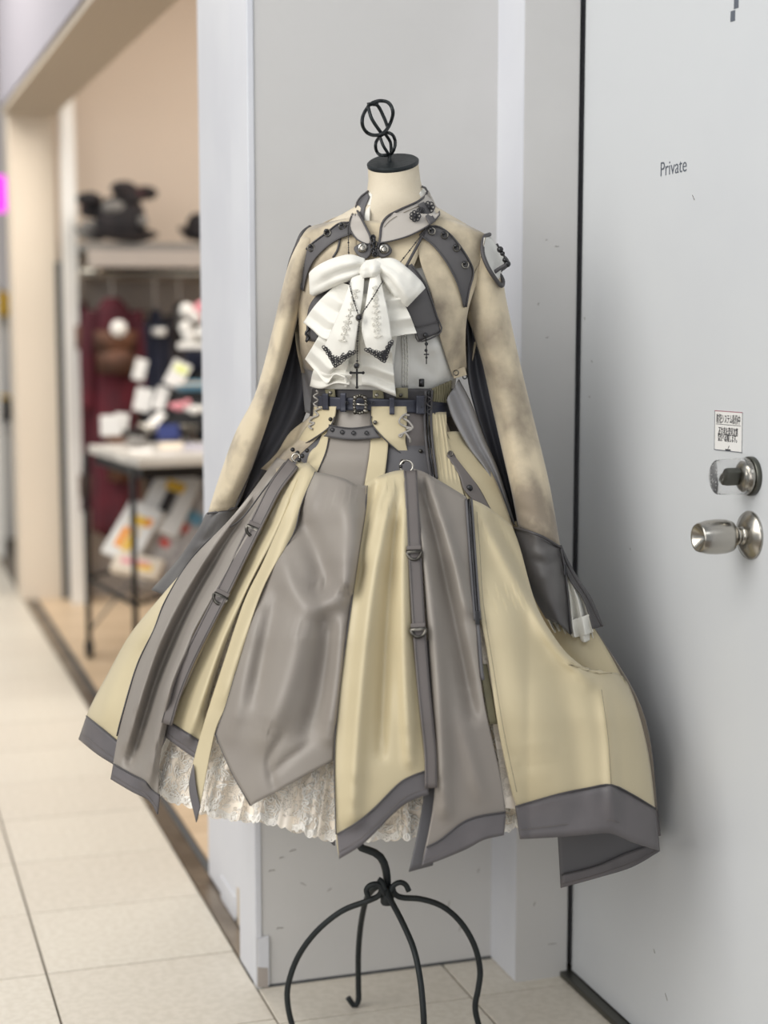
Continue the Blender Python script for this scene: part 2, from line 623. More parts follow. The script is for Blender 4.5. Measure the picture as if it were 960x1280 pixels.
# chipped strip of plaster at the foot of the corner
o = obox('corner_patch', (X_COL + 0.012, Y_COL - 0.004, 0.052), (0.011, 0, 0.002), (0, 0.0014, 0), (0, 0, 0.050), 'wall_white', wc, 0.001)
obox('corner_patch', (X_COL + 0.010, Y_COL - 0.005, 0.022), (0.010, 0, -0.002), (0, 0.0014, 0), (0, 0, 0.020), 'shop_low', wc, 0.001)
box('base_shadow_gap', X_COL + 0.01, Y_COL - 0.002, -0.008, 1.184, Y_COL + 0.01, 0.004, 'dark_gap', wc)
scuffs = [(352, 1072, 6, 2), (379, 1105, 7, -3), (412, 1112, 5, 4), (598, 1088, 2, 6), (366, 1063, 8, 3), (561, 1130, 2, 9), (350, 1160, 9, 1), (575, 1160, 2, 8), (340, 1088, 9, 2)]
for (x, y, w, h) in scuffs:
    a = P(x, y, 3.06)
    r = (a - EYE)
    a = EYE + r * ((Y_COL - EYE.y) / r.y)
    s = 3.06 / F_PX
    pts = [a + Vector((w * s * (t - .5), -0.0002, h * s * (t - .5) + 0.001 * math.sin(t * 5))) for t in (0, .25, .5, .75, 1)]
    tube('scuff_mark', pts, 0.0007, 'duct', wc, 4)

# recessed shutter jamb beside the shop opening
jb = struct(box('wall_left', 0.742, 3.11, 0.004, 1.19, 3.585, 3.0, 'wall_white'))
box('jamb_face', 0.738, 3.16, 0.010, 0.744, 3.58, 3.0, 'wall_white', jb, 0.0015)
box('jamb_groove', 0.724, 3.09, 0.0, 1.15, 3.125, 3.0, 'dark_gap', jb)
box('shoe_plate', 0.736, 3.17, 0.004, 0.7385, 3.28, 0.085, 'tan', jb, 0.0006)
box('shoe_plate', 0.7355, 3.30, 0.002, 0.7385, 3.44, 0.055, 'wall_white', jb, 0.0006)

# projecting pilaster and the private door
pl = struct(box('wall_right', 1.184, 2.822, -0.01, 1.292, Y_COL + 0.1, 3.0, 'wall_grey'))
box('side_strip', 1.1825, 2.824, 0.003, 1.186, Y_COL, 3.0, 'wall_white', pl)
for (x, y, w, h) in ((683, 300, 3, 0), (696, 308, 5, 0), (684, 422, 4, 1), (673, 380, 2, 3), (700, 880, 3, 2), (690, 1180, 12, 0), (668, 1130, 2, 5)):
    r = P(x, y, 3) - EYE
    a = EYE + r * ((2.822 - EYE.y) / r.y)
    tube('scuff_mark', [a + Vector((-w * .0007, -.0002, -h * .0007)), a + Vector((0, -.0002, .0005)), a + Vector((w * .0007, -.0002, h * .0007))], 0.0006, 'duct', pl, 4)
box('wall_right.001', 1.33, -1.2, -0.01, 1.6, 3.0, 3.0, 'wall_white')
struct(bpy.data.objects['wall_right.001'])
door = struct(box('door_1', X_DOOR, 1.72, 0.012, X_DOOR + 0.03, 2.8165, 2.6, 'door', None, 0.0015))
box('door_gap', X_DOOR + 0.004, 2.8165, 0.0, X_DOOR + 0.03, 2.824, 3.0, 'dark_gap', door)
box('door_head', X_DOOR, 1.6, 2.606, X_DOOR + 0.03, 2.812, 3.0, 'wall_white', door)
sill = struct(box('trim_2', X_DOOR - 0.022, 1.70, -0.008, X_DOOR + 0.03, 2.83, 0.010, 'steel_dark', None, 0.002))
box('door_frame', X_DOOR, -1.2, 0.0, X_DOOR + 0.03, 1.712, 3.0, 'wall_white', door)
for (x, y, w) in ((740, 452, 3), (731, 398, 3), (737, 496, 2), (867, 247, 6), (722, 662, 2), (818, 1189, 4), (833, 1246, 7), (788, 686, 2)):
    r = P(x, y, 3) - EYE
    a = EYE + r * ((X_DOOR - EYE.x) / r.x)
    tube('scuff_mark', [a + Vector((-.0002, w * .0006, w * .0007)), a + Vector((-.0002, -w * .0006, -w * .0007))], 0.0006, 'duct', door, 4)


def on_door(x, y, lift=0.0):
    r = P(x, y, 3) - EYE
    return EYE + r * ((X_DOOR - lift - EYE.x) / r.x)


# door knob
kc = on_door(938, 669)
N = Vector((-1, 0, 0))
rose = lathe('rose', kc, N, [(0, .0375), (.002, .0378), (.005, .036), (.012, .022), (.014, .0165)], 'steel', door, 40)
knob = lathe('knob', kc, N, [(.010, .0125), (.030, .0125), (.032, .0195), (.0345, .0235), (.045, .0262), (.060, .0268), (.075, .0255), (.088, .0222), (.091, .0205),
                              (.0895, .0190), (.076, .004), (.0755, .0005)], 'steel', door, 40)
lathe('knob_collar', kc, N, [(.013, .0142), (.017, .0142), (.017, .0130), (.022, .0130), (.022, .0142), (.026, .0142)], 'steel', door, 32)
# thumb-turn lock under a clear cover
lc = on_door(940, 595)
lk = lathe('lock_rose', lc, N, [(0, .0300), (.006, .0300), (.008, .0292)], 'steel_dark', door, 40)
lathe('lock_dome', lc, N, [(.007, .0272), (.014, .0262), (.020, .0215), (.0225, .0165), (.024, .012)], 'steel', door, 40)
obox('thumb_turn', lc + N * 0.036, (0.012, 0, 0), (0, 0.0045, 0.003), (0, -0.006, 0.011), 'steel_dark', door, 0.002)
V, Fs = [], []
prof = [(.006, .0285), (.058, .0265), (.0595, .0255), (.0595, .0005), (.0580, .0005), (.0580, .0245), (.006, .0265)]
cv = lathe('clear_cover', lc, N, prof, 'clear', door, 40)
for i in range(70):
    a, rr = random.uniform(0, 2 * PI), 0.023 * math.sqrt(random.random())
    if i % 2 == 0:
        lathe('cover_dimple', lc + N * 0.0597 + Vector((0, math.cos(a) * rr, math.sin(a) * rr)), N, [(0, .0007), (.0003, .0004)], 'paper', cv, 5)


def text(name, body, origin, right, up, size, mt, parent, bold=0.0, wide=1.0, align='CENTER'):
    cu = bpy.data.curves.new(name, 'FONT')
    cu.body = body
    cu.size = size
    cu.align_x = align
    cu.align_y = 'CENTER'
    cu.extrude = 0.00012
    cu.offset = bold
    cu.space_character = 1.0
    t = bpy.data.objects.new(name, cu)
    COL.objects.link(t)
    dg = bpy.context.evaluated_depsgraph_get()
    dg.update()
    me = bpy.data.meshes.new_from_object(t.evaluated_get(dg))
    bpy.data.objects.remove(t)
    right, up = Vector(right).normalized(), Vector(up).normalized()
    nn = right.cross(up)
    for v in me.vertices:
        v.co = Vector(origin) + right * v.co.x * wide + up * v.co.y + nn * v.co.z
    me.materials.clear()
    return put(name, me, mt, parent, smooth=False)


DR = Vector((0, -1, 0))      # reading direction on the door
text('lettering', 'Private', on_door(841.5, 209.5, 0.0005), DR + Vector((0, 0, 0.02)), (0, 0, 1), 0.034, 'grey_ink', door, -0.0002, 0.98)
# lower end of the door's upper marking, cut by the frame
for (x, y, h) in ((916, 20, 0.008), (920.5, -3, 0.016)):
    a = on_door(x, y, 0.0004)
    obox('door_mark', a, (0.0005, 0, 0), (0, 0.0065, 0), (0, 0, h), 'grey_ink', door, 0.0004)

# notice stuck to the door
sa, sb, scn, sd = on_door(894.5, 513), on_door(930, 515.5), on_door(927.5, 566), on_door(893, 562)
nc = (sa + sb + scn + sd) / 4
nr = ((sb - sa) + (scn - sd)).normalized()
nu_ = ((sa - sd) + (sb - scn))
nu_ = (nu_ - nr * nu_.dot(nr)).normalized()
nw, nh = ((sb - sa).length + (scn - sd).length) / 4, ((sa - sd).length + (sb - scn).length) / 4
nt_ = thing('notice', 'small white Japanese security notice stuck on the white door above the lock', 'sign', nc)
obox('card', nc + N * 0.0006, nr * nw, nu_ * nh, N * 0.0004, 'paper', nt_)
for s in (-1, 1):
    obox('border', nc + N * 0.0011 + nu_ * s * nh * 0.985, nr * nw, nu_ * 0.0006, N * 0.0002, 'grey_ink' if s < 0 else 'red_line', nt_)
    obox('border', nc + N * 0.0011 + nr * s * nw * 0.985, nr * 0.0006, nu_ * nh, N * 0.0002, 'grey_ink', nt_)
obox('rule', nc + N * 0.0011 + nu_ * nh * 0.32, nr * nw * 0.88, nu_ * 0.0004, N * 0.0002, 'ink', nt_)
text('headline', '防犯システム稼働中', nc + N * 0.0012 + nu_ * nh * 0.57, nr, nu_, 0.0155, 'ink', nt_, 0.0002, nw * 1.72 / (9 * 0.0155))
text('notice_text', '不審者を発見次第', nc + N * 0.0012 - nu_ * nh * 0.05, nr, nu_, 0.0142, 'ink', nt_, 0.00015, nw * 1.40 / (8 * 0.0142))
text('notice_text', '警察へ通報します。', nc + N * 0.0012 - nu_ * nh * 0.36, nr, nu_, 0.0142, 'ink', nt_, 0.00015, nw * 1.48 / (9 * 0.0142))
obox('emblem', nc + N * 0.0012 - nu_ * nh * 0.80 + nr * 0.002, nr * 0.0018 + nu_ * 0.002, nu_ * 0.0009, N * 0.0002, 'ink', nt_)
obox('emblem', nc + N * 0.0012 - nu_ * nh * 0.93, nr * 0.008, nu_ * 0.0010, N * 0.0002, 'ink', nt_)


# ------------------------------------------------------------------ fold helper: soft ridges (+) and valleys (-) along drawn lines
def fold(*segs):
    pre = []
    for (pts, w, a) in segs:
        pre.append((cr(pts, 14), w, a))

    def f(x, y):
        e = 0.0
        for (q, w, a) in pre:
            best, bt = 1e9, 0
            for i, s in enumerate(q):
                dd = (x - s[0]) ** 2 + (y - s[1]) ** 2
                if dd < best:
                    best, bt = dd, i
            if best > 9 * w * w + 400:
                continue
            i = bt
            for j in (max(0, i - 1), min(len(q) - 2, i)):
                ax, ay = q[j]
                bx, by = q[j + 1]
                L2 = (bx - ax) ** 2 + (by - ay) ** 2
                t = max(0, min(1, ((x - ax) * (bx - ax) + (y - ay) * (by - ay)) / (L2 + 1e-9)))
                best = min(best, (x - ax - t * (bx - ax)) ** 2 + (y - ay - t * (by - ay)) ** 2)
            tt = bt / 14
            k = min(1, (tt + .25) / .4) * min(1, (1.25 - tt) / .4)
            e += a * k * math.exp(-best / (w * w))
        return e
    return f


def gore(parent, mt, L, R, T=None, B=None, off=0.0, fl=None, seam=None, hem='hem_grey', nu=26, nv=54, bulge=0.0, name='gore', ws=9.0, wr=0.0016, base=SKIRT, back=False, edge=None):
    """one gore of the skirt, its hem band and its piping"""
    def df(u, v, x, y):
        d = dome(base, x, y, back)
        if fl:
            d -= fl(x, y)
        if edge:
            d -= edge(u, v)
        return d
    g_ = cloth(name, mt, parent, L, R, T, B, nu, nv, off=off, bulge=bulge, dfun=df, wr=wr, ws=ws)
    if seam:
        bb = B if B else [L[-1], R[-1]]
        n = max(len(seam), 3)

        def bdf(u, v, x, y):
            return dome(base, x, y, back) - (fl(x, y) if fl else 0) - 0.0022 - (bulge * (1 - (2 * u - 1) ** 2) if bulge else 0) - (edge(u, 1) if edge else 0)
        cloth('hem_band', hem, g_, [seam[0], bb[0]], [seam[-1], bb[-1]], seam, bb, nu, 6, off=off, dfun=bdf, wr=wr, ws=ws, th=0.003)
        q = cr(seam, 24)
        pp = [P(a[0], a[1], bdf(i / 24, 0, a[0], a[1]) - off - 0.002) for i, a in enumerate(q)]
        tube('hem_piping', pp, 0.0013, 'piping', g_, 6)
        bq = cr(bb, 24)
        pp = [P(a[0] + (b[0] - a[0]) * .72, a[1] + (b[1] - a[1]) * .72, bdf(i / 24, 0, a[0], a[1]) - off - 0.0042) for i, (a, b) in enumerate(zip(q, bq))]
        tube('topstitch', pp, 0.0005, 'strap_grey', g_, 4)
    return g_


def loft(name, mt, parent, rings, seg=24, n=28, wr=0.0015, open_ends=True, th=0.0, fl=None, ws=9.0):
    """tube of cloth; ring = (edge point a, edge point b, distance, half depth)"""
    flat = [(a[0], a[1], b[0], b[1], d, r) for (a, b, d, r) in rings]
    q = cr(flat, n)
    V, Fs = [], []
    for (ax, ay, bx, by, d, r) in q:
        mx, my, hx, hy = (ax + bx) / 2, (ay + by) / 2, (ax - bx) / 2, (ay - by) / 2
        for s in range(seg):
            a = 2 * PI * s / seg
            x, y = mx + hx * math.cos(a), my + hy * math.cos(a)
            dd = d - r * math.sin(a)
            if fl and math.sin(a) > -0.1:
                dd -= fl(x, y)
            if wr:
                p = P(x, y, dd)
                dd -= wr * noise.noise(p * ws) + wr * .6 * noise.noise(p * ws * 2.6)
            V.append(P(x, y, dd))
    m = len(q)
    for i in range(m - 1):
        for s in range(seg):
            Fs.append((i * seg + s, i * seg + (s + 1) % seg, (i + 1) * seg + (s + 1) % seg, (i + 1) * seg + s))
    if not open_ends:
        Fs.append(tuple(range(seg - 1, -1, -1)))
        Fs.append(tuple((m - 1) * seg + s for s in range(seg)))
    o = put(name, mesh_from(V, Fs), mt, parent)
    if th:
        s = o.modifiers.new('cloth_thickness', 'SOLIDIFY')
        s.thickness = th
    return o


def floor_row(x, d):
    lo, hi = 700.0, 2200.0
    for _ in range(50):
        m = (lo + hi) / 2
        if P(x, m, d).z > 0:
            lo = m
        else:
            hi = m
    return lo


# ------------------------------------------------------------------ dress form
base_pt = P(487, floor_row(487, D0), D0)
form = thing('dress_form', 'cream linen dress form neck on a black wrought iron four-legged stand', 'dress form', (base_pt.x, base_pt.y, 0))
# linen torso
V, Fs = [], []
rows = [212, 225, 240, 255, 268, 280, 292, 310, 335, 365, 400, 440, 480, 505, 530, 560, 590, 620]
seg = 36
for k, y in enumerate(rows):
    T_ = NECK if y < 270 else BODY
    if y < 262:
        l, r, bf, bb = NECK(y)
        sh = 1.0
    elif y <= 560:
        l, r, bf, bb = BODY(y)
        c_, w_ = (l + r) / 2, (r - l) / 2
        sk = 0.80 if y > 285 else 0.92
        l, r, bf, bb = c_ - w_ * sk, c_ + w_ * sk, bf - .022, bb - .022
    else:
        t = (y - 560) / 60
        l, r, bf, bb = 395 + 40 * t, 575 - 45 * t, .10 - .05 * t, .10 - .05 * t
    c_, w_ = (l + r) / 2, (r - l) / 2
    for s in range(seg):
        a = 2 * PI * s / seg
        x = c_ + w_ * math.cos(a)
        sn = math.sin(a)
        yy = y
        if k == 0:
            # slanted cut of the neck, higher at the back
            yy = 205 + 9.5 * sn - (x - 491) * 0.09
        V.append(P(x, yy, D0 - (bf if sn > 0 else bb) * sn))
for i in range(len(rows) - 1):
    for s in range(seg):
        Fs.append((i * seg + s, i * seg + (s + 1) % seg, (i + 1) * seg + (s + 1) % seg, (i + 1) * seg + s))
Fs.append(tuple((len(rows) - 1) * seg + s for s in range(seg)))
put('torso', mesh_from(V, Fs), 'linen', form)
# black neck cap
top = [V[s] for s in range(seg)]
cen = sum(top, Vector()) / seg
nrm = Vector((0, 0, 0))
for s in range(seg):
    nrm += (top[s] - cen).cross(top[(s + 1) % seg] - cen)
nrm.normalize()
if nrm.z < 0:
    nrm = -nrm
cv = [cen + (p - cen) * 1.02 - nrm * 0.0015 for p in top] + [cen + (p - cen) * 1.03 + nrm * 0.003 for p in top] + [cen + (p - cen) * 0.97 + nrm * 0.005 for p in top]
cf = []
for i in range(2):
    for s in range(seg):
        cf.append((i * seg + s, i * seg + (s + 1) % seg, (i + 1) * seg + (s + 1) % seg, (i + 1) * seg + s))
cf.append(tuple(2 * seg + s for s in range(seg)))
cf.append(tuple(range(seg - 1, -1, -1)))
cap = put('neck_cap', mesh_from(cv, cf), 'iron', form, smooth=False)

# wire finial: two open cages of bent bar
fin = tube('finial', [P(487, y, D0 - .002) for y in (207, 200, 194)], 0.0034, 'iron', form)
k_ = D0 / F_PX


def cage(loop, depth_amp):
    n = len(loop)
    return [P(x, y, D0 + depth_amp * math.sin(2 * PI * i / n + 0.8)) for i, (x, y) in enumerate(cr(list(loop) + [loop[0]], 44)[:-1])]


tube('finial_loop', cage([(461, 132), (454, 144), (453, 156), (458, 165), (467, 169), (478, 167), (486, 158), (491, 144), (490, 135), (485, 128), (476, 126), (467, 128)], .014), 0.0031, 'iron', fin, 8, closed=True)
tube('finial_bar', cr([tuple(P(460, 133, D0 - .012)), tuple(P(465, 149, D0 - .022)), tuple(P(477, 167, D0 - .006))], 14), 0.0030, 'iron', fin)
tube('finial_bar', cr([tuple(P(463, 130, D0 + .010)), tuple(P(472, 132, D0 + .016)), tuple(P(480, 147, D0 + .02)), tuple(P(485, 160, D0 + .008))], 14), 0.0030, 'iron', fin)
tube('finial_bar', cr([tuple(P(459, 131, D0)), tuple(P(466, 130, D0)), tuple(P(473, 131, D0))], 6), 0.0034, 'iron', fin)
tube('finial_loop', cage([(475, 170), (470, 178), (470, 187), (474, 193), (481, 194), (489, 192), (493, 185), (494, 177), (491, 169), (484, 166)], .011), 0.0028, 'iron', fin, 8, closed=True)
tube('finial_bar', cr([tuple(P(475, 171, D0 - .008)), tuple(P(479, 182, D0 - .014)), tuple(P(486, 193, D0 - .004))], 12), 0.0027, 'iron', fin)
tube('finial_bar', cr([tuple(P(482, 168, D0 + .006)), tuple(P(488, 178, D0 + .014)), tuple(P(489, 190, D0 + .006))], 12), 0.0027, 'iron', fin)

# stand
tube('pole', cr([tuple(P(450, 700, D0)), tuple(P(446, 1000, D0 - .004)), tuple(P(446, 1046, D0 - .004)), tuple(P(452, 1060, D0 - .004)), tuple(P(465, 1064, D0)), tuple(P(477, 1073, D0)), tuple(P(483, 1090, D0)), tuple(P(484, 1110, D0)), tuple(P(484, 1131, D0))], 50), 0.0070, 'iron', form, 12)


def leg(pts, d0, d1, footx):
    n = len(pts)
    xy = pts + [(footx[0], floor_row(footx[0], d1) - footx[1])]
    m = len(xy) - 1
    acc = [0.0]
    for a, b in zip(xy, xy[1:]):
        acc.append(acc[-1] + math.dist(a, b))
    pp = []
    for i, (x, y) in enumerate(xy):
        t = acc[i] / acc[-1]
        pp.append(tuple(P(x, y, d0 + (d1 - d0) * (1 - (1 - min(1, t * 1.25)) ** 2))))
    tube('leg', cr(pp, 60), 0.0053, 'iron', form, 10)


leg([(478, 1109), (474, 1119), (460, 1126), (427, 1139), (395, 1165), (372, 1197), (360, 1232), (360, 1258), (366, 1284)], D0 - .012, D0 + 0.02, (371, 3))
leg([(490, 1106), (493, 1117), (503, 1122), (527, 1124), (553, 1133), (576, 1153), (593, 1182), (600, 1212), (598, 1235), (594, 1258), (598, 1280)], D0 - .008, D0 - .01, (606, 3))
leg([(484, 1112), (488, 1124), (503, 1153), (517, 1186), (525, 1223), (529, 1262), (531, 1300)], D0 - .014, D0 - .15, (536, 3))
# rear leg ends in an upturned toe
yb = 1252
pp = [P(476, 1106, D0 + .006), P(465, 1113, D0 + .02), P(457, 1127, D0 + .06), P(451, 1156, D0 + .11), P(448, 1191, D0 + .14), P(448, 1232, D0 + .152), P(448, 1250, D0 + .152), P(443, 1257, D0 + .152), P(435, 1247, D0 + .150)]
tube('leg', cr([tuple(p) for p in pp], 60), 0.0053, 'iron', form, 10)
for c in ([(481, 1118), (474, 1106), (464, 1106), (458, 1112), (460, 1121), (468, 1120)], [(488, 1116), (492, 1107), (500, 1103), (507, 1106), (511, 1114), (509, 1113)], [(482, 1112), (477, 1102), (473, 1099), (469, 1103)]):
    tube('scroll', cr([tuple(P(x, y, D0 - .016)) for x, y in c[:-1]], 24), 0.0048, 'iron', form, 10)
lathe('hub', P(484, 1122, D0), (0, 0, 1), [(-.012, .010), (-.008, .012), (.006, .012), (.011, .010)], 'iron', form, 20)

# ------------------------------------------------------------------ petticoat
wst = P(478, 545, D0)
pet = thing('petticoat', 'cream ruffled lace petticoat showing below the pointed skirt hems', 'petticoat', (wst.x, wst.y, wst.z))


def petti(name, mt, off, drop, flutes, scal, amp, th=0.0, nu=220, back=False, loops=False):
    Bf = [(190, 975), (210, 992), (240, 1003), (262, 1012), (300, 1018), (335, 1021), (365, 1030), (400, 1040), (430, 1044), (480, 1042), (537, 1040), (590, 1036), (650, 1026), (700, 1000), (740, 975)]
    if back:
        Bf = [(190, 975), (260, 985), (340, 1000), (420, 1006), (520, 1004), (620, 996), (700, 985), (740, 975)]
    Bq = cr(Bf, nu)
    L = [(390, 560), (300, 680), (225, 820), Bq[0]]
    R = [(585, 560), (640, 680), (695, 820), Bq[-1]]
    lq, rq = cr(L, 30), cr(R, 30)
    tq = cr([(390, 560), (585, 560)], nu)
    V, Fs = [], []
    for j in range(31):
        v = j / 30
        for i in range(nu + 1):
            u = i / nu
            bx, by = Bq[i]
            by += drop + scal * abs(math.sin(u * PI * flutes * 2.6)) * (1 if v > .95 else 0)
            tx, ty = tq[i]
            x = tx + (bx - tx) * (v ** 0.9)
            y = ty + (by - ty) * v
            sl, sr, bf, bb = SKIRT(min(y, 1000))
            c_, w_ = (sl + sr) / 2, (sr - sl) / 2 * 0.93
            q = max(-1, min(1, (x - c_) / w_))
            s = math.sqrt(1 - q * q)
            d = D0 + (bb * .9 * s if back else -bf * s) + (off if not back else -off)
            ph = u * 2 * PI * flutes + 2.2 * noise.noise(Vector((u * 9, 0, 3)))
            d -= amp * v ** 2 * (math.sin(ph) + .45 * math.sin(ph * 2.3 + 1))
            V.append(P(x + amp * 300 * v ** 2 * math.cos(ph), y, d))
    for j in range(30):
        for i in range(nu):
            a = j * (nu + 1) + i
            Fs.append((a, a + nu + 1, a + nu + 2, a + 1))
    o_ = put(name, mesh_from(V, Fs), mt, pet)
    if loops:
        ps = []
        base_ = 30 * (nu + 1)
        for i in range(0, nu):
            for h in (0, .5):
                c = V[base_ + i].lerp(V[base_ + i + 1], h)
                tx = (V[base_ + i + 1] - V[base_ + i]).normalized()
                rr = .0042 if (i % 3) else .0058
                c = c - Vector((0, 0, rr * .7))
                ps.append(tube_mesh([c + tx * rr * .8 * math.cos(k * PI / 4) + Vector((0, 0, rr * math.sin(k * PI / 4))) for k in range(8)], .0011, 4, closed=True))
        e_ = put('scallop_edge', join(ps), 'petti', o_)
        e_['kind'] = 'stuff'
        # embroidered sprays: little leaf loops and rosettes worked on the net
        ms = []
        rn = random.Random(5)
        for q in range(1500):
            j = int(30 - 11 * rn.random() ** 1.4)
            i = rn.randrange(1, nu - 1)
            j = min(29, max(12, j))
            c = V[j * (nu + 1) + i].lerp(V[j * (nu + 1) + i + 1], rn.random()).lerp(V[(j + 1) * (nu + 1) + i], rn.random())
            tx = (V[j * (nu + 1) + i + 1] - V[j * (nu + 1) + i]).normalized()
            tz = (V[(j + 1) * (nu + 1) + i] - V[j * (nu + 1) + i]).normalized()
            nn_ = tx.cross(tz).normalized()
            if nn_.dot(FH) > 0:
                nn_ = -nn_
            c = c + nn_ * .0015
            an = rn.random() * PI
            a1, a2 = tx * math.cos(an) + tz * math.sin(an), tz * math.cos(an) - tx * math.sin(an)
            ra, rb = rn.uniform(.004, .0085), rn.uniform(.0018, .0035)
            ms.append(tube_mesh([c + a1 * ra * math.cos(k * PI / 4) + a2 * rb * math.sin(k * PI / 4) for k in range(8)], .0011, 3, closed=True))
        m_ = put('embroidered_sprays', join(ms), 'petti', o_)
        m_['kind'] = 'stuff'
    return o_


petti('lining_layer', 'petti', 0.060, -16, 13, 0, 0.006)
petti('net_ruffle', 'lace_net', 0.012, 5, 11, 5, 0.012)
petti('lace_ruffle', 'lace', 0.0, -4, 9, 6, 0.012, loops=True)
petti('lace_ruffle', 'lace', 0.02, -3, 12, 6, 0.008, back=True)

# ------------------------------------------------------------------ skirt
sk = thing('skirt', 'beige and grey satin panelled skirt with strap rings and pointed dark hems', 'skirt', (wst.x, wst.y, wst.z))

# back gores, alternating
edges = [(370, 560, 128, 905), (395, 556, 190, 935), (430, 552, 315, 975), (478, 550, 470, 1000), (530, 552, 610, 1022), (565, 556, 720, 1010), (594, 562, 824, 1045)]
for i, (a, b) in enumerate(zip(edges, edges[1:])):
    mt = 'satin_grey' if i % 2 else 'satin_beige'
    Lc = [(a[0], a[1]), ((a[0] + a[2]) / 2 - 8 * (1 if i < 3 else -1) * (1 if i in (0, 6) else 0.4), (a[1] + a[3]) / 2), (a[2], a[3])]
    Rc = [(b[0], b[1]), ((b[0] + b[2]) / 2, (b[1] + b[3]) / 2), (b[2], b[3])]
    if i == 0:
        Lc = [(370, 560), (276, 655), (240, 710), (184, 800), (146, 872), (128, 905)]
    if i == 5:
        Rc = [(594, 562), (655, 650), (690, 710), (752, 800), (806, 900), (824, 1045)]
    mid = ((a[2] + b[2]) / 2, max(a[3], b[3]) + 8)
    gore(sk, mt, Lc, Rc, None, [(a[2], a[3]), mid, (b[2], b[3])], off=0.0, seam=[(a[2] + (1 if i else 4), a[3] - 34), (mid[0], mid[1] - 36), (b[2] - (1 if i < 5 else 4), b[3] - 34)],
         nu=18, nv=30, name='back_gore', back=True, wr=0.004, hem='hem_grey')

# yoke, closely fitted over the hips and showing above the gathered gores
cloth('yoke_panel', 'suede', sk, [(388, 520), (362, 541), (346, 566), (326, 586)], [(404, 525), (398, 545), (372, 570), (352, 592)], off=0.012, base=SKIRT, nu=10, nv=12)
cloth('yoke_panel', 'lining_grey', sk, [(404, 535), (388, 552), (366, 572), (350, 600)], [(414, 540), (404, 552), (398, 570), (385, 600)], off=0.008, base=SKIRT, nu=10, nv=12)
cloth('yoke_panel', 'satin_beige', sk, [(404, 538), (397, 556), (386, 568), (380, 600)], [(414, 538), (407, 566), (397, 592), (392, 612)], off=0.012, base=SKIRT, nu=10, nv=12)
cloth('yoke_panel', 'satin_grey', sk, [(412, 536), (407, 566), (397, 591), (392, 620)], [(466, 540), (462, 566), (456, 604), (452, 630)], off=0.013, base=SKIRT, nu=14, nv=14)
cloth('yoke_panel', 'satin_beige', sk, [(464, 538), (462, 566), (456, 604), (452, 630)], [(486, 545), (484, 570), (481, 595), (480, 612)], off=0.014, base=SKIRT, nu=10, nv=12)
cloth('yoke_panel', 'lining_grey', sk, [(484, 545), (483, 570), (481, 595), (480, 620)], [(533, 550), (537, 572), (545, 600), (552, 625)], off=0.006, base=SKIRT, nu=12, nv=12)
gather = fold(*[([(538 + 4 * i, 518), (541 + 4 * i + (3 if i > 2 else 0), 560), (545 + 5 * i, 600)], 1.4, 0.0035) for i in range(7)])
gpan = cloth('yoke_panel', 'satin_beige', sk, [(533, 515), (540, 550), (546, 596), (550, 620)], [(558, 515), (560, 550), (572, 590), (582, 625)], off=0.014, base=SKIRT, nu=40, nv=26,
             dfun=lambda u, v, x, y: dome(SKIRT, x, y) - gather(x, y))
cloth('yoke_panel', 'satin_beige', sk, [(556, 540), (562, 570), (576, 605), (590, 635)], [(590, 552), (606, 575), (626, 615), (646, 672)], [(556, 540), (575, 540), (590, 552)], off=0.010, base=SKIRT, nu=14, nv=18)
ysp = cloth('yoke_strap', 'strap_grey', sk, [(559, 569), (574, 593), (580, 611), (591, 624)], [(567, 568), (588, 595), (600, 611), (614, 637)], [(559, 569), (563, 563), (567, 568)], off=0.018, base=SKIRT, nu=8, nv=18)
stud('snap', 'gunmetal', ysp, 587, 610, dome(SKIRT, 587, 610) - 0.020, 4.2, .004)
ring_at('eyelet_ring', 'old_silver', ysp, 563, 567, dome(SKIRT, 563, 567) - 0.021, 3.0, 0.0012)

# --- gathered gores, far side first
S1 = gore(sk, 'satin_beige', [(250, 690), (204, 742), (163, 792), (133, 845), (112, 885), (98, 924)], [(280, 690), (232, 738), (206, 790), (182, 840), (160, 892), (142, 956)], None, [(98, 924), (120, 942), (142, 956)], off=0.004,
          seam=[(108, 895), (128, 911), (147, 927)], edge=lambda u, v: -.035 * u * (1 - .6 * v), fl=fold(([(200, 760), (150, 840), (125, 905)], 9, .010)), nu=16)
S9 = cloth('gore', 'satin_beige', sk, [(620, 655), (645, 745), (680, 815), (735, 850)], [(656, 650), (695, 716), (752, 800), (788, 866)], nu=14, nv=24, wr=0.003,
           dfun=lambda u, v, x, y: D0 - .02 - .085 * v - .02 * math.sin(u * 3.0))
S2 = gore(sk, 'satin_grey', [(346, 572), (294, 641), (234, 705), (206, 752), (192, 788), (171, 832), (152, 896), (138, 974)], [(364, 578), (342, 604), (316, 657), (284, 732), (256, 792), (228, 842), (210, 903), (200, 950), (196, 1018)],
          None, [(138, 974), (165, 990), (182, 998), (190, 1006), (196, 1018)], off=0.024, seam=[(142, 955), (165, 968), (180, 976), (190, 988), (199, 994)], nu=40, nv=64,
          fl=fold(([(350, 590), (290, 665), (235, 760), (195, 850), (165, 950)], 9, -.040), ([(340, 596), (270, 680), (205, 790), (160, 930)], 8, .030),
                  ([(354, 600), (310, 668), (262, 750), (218, 840), (185, 975)], 8, .034), ([(330, 650), (285, 725), (240, 800), (212, 850)], 5, -.006),
                  ([(240, 802), (215, 850), (208, 880)], 6, .018)))
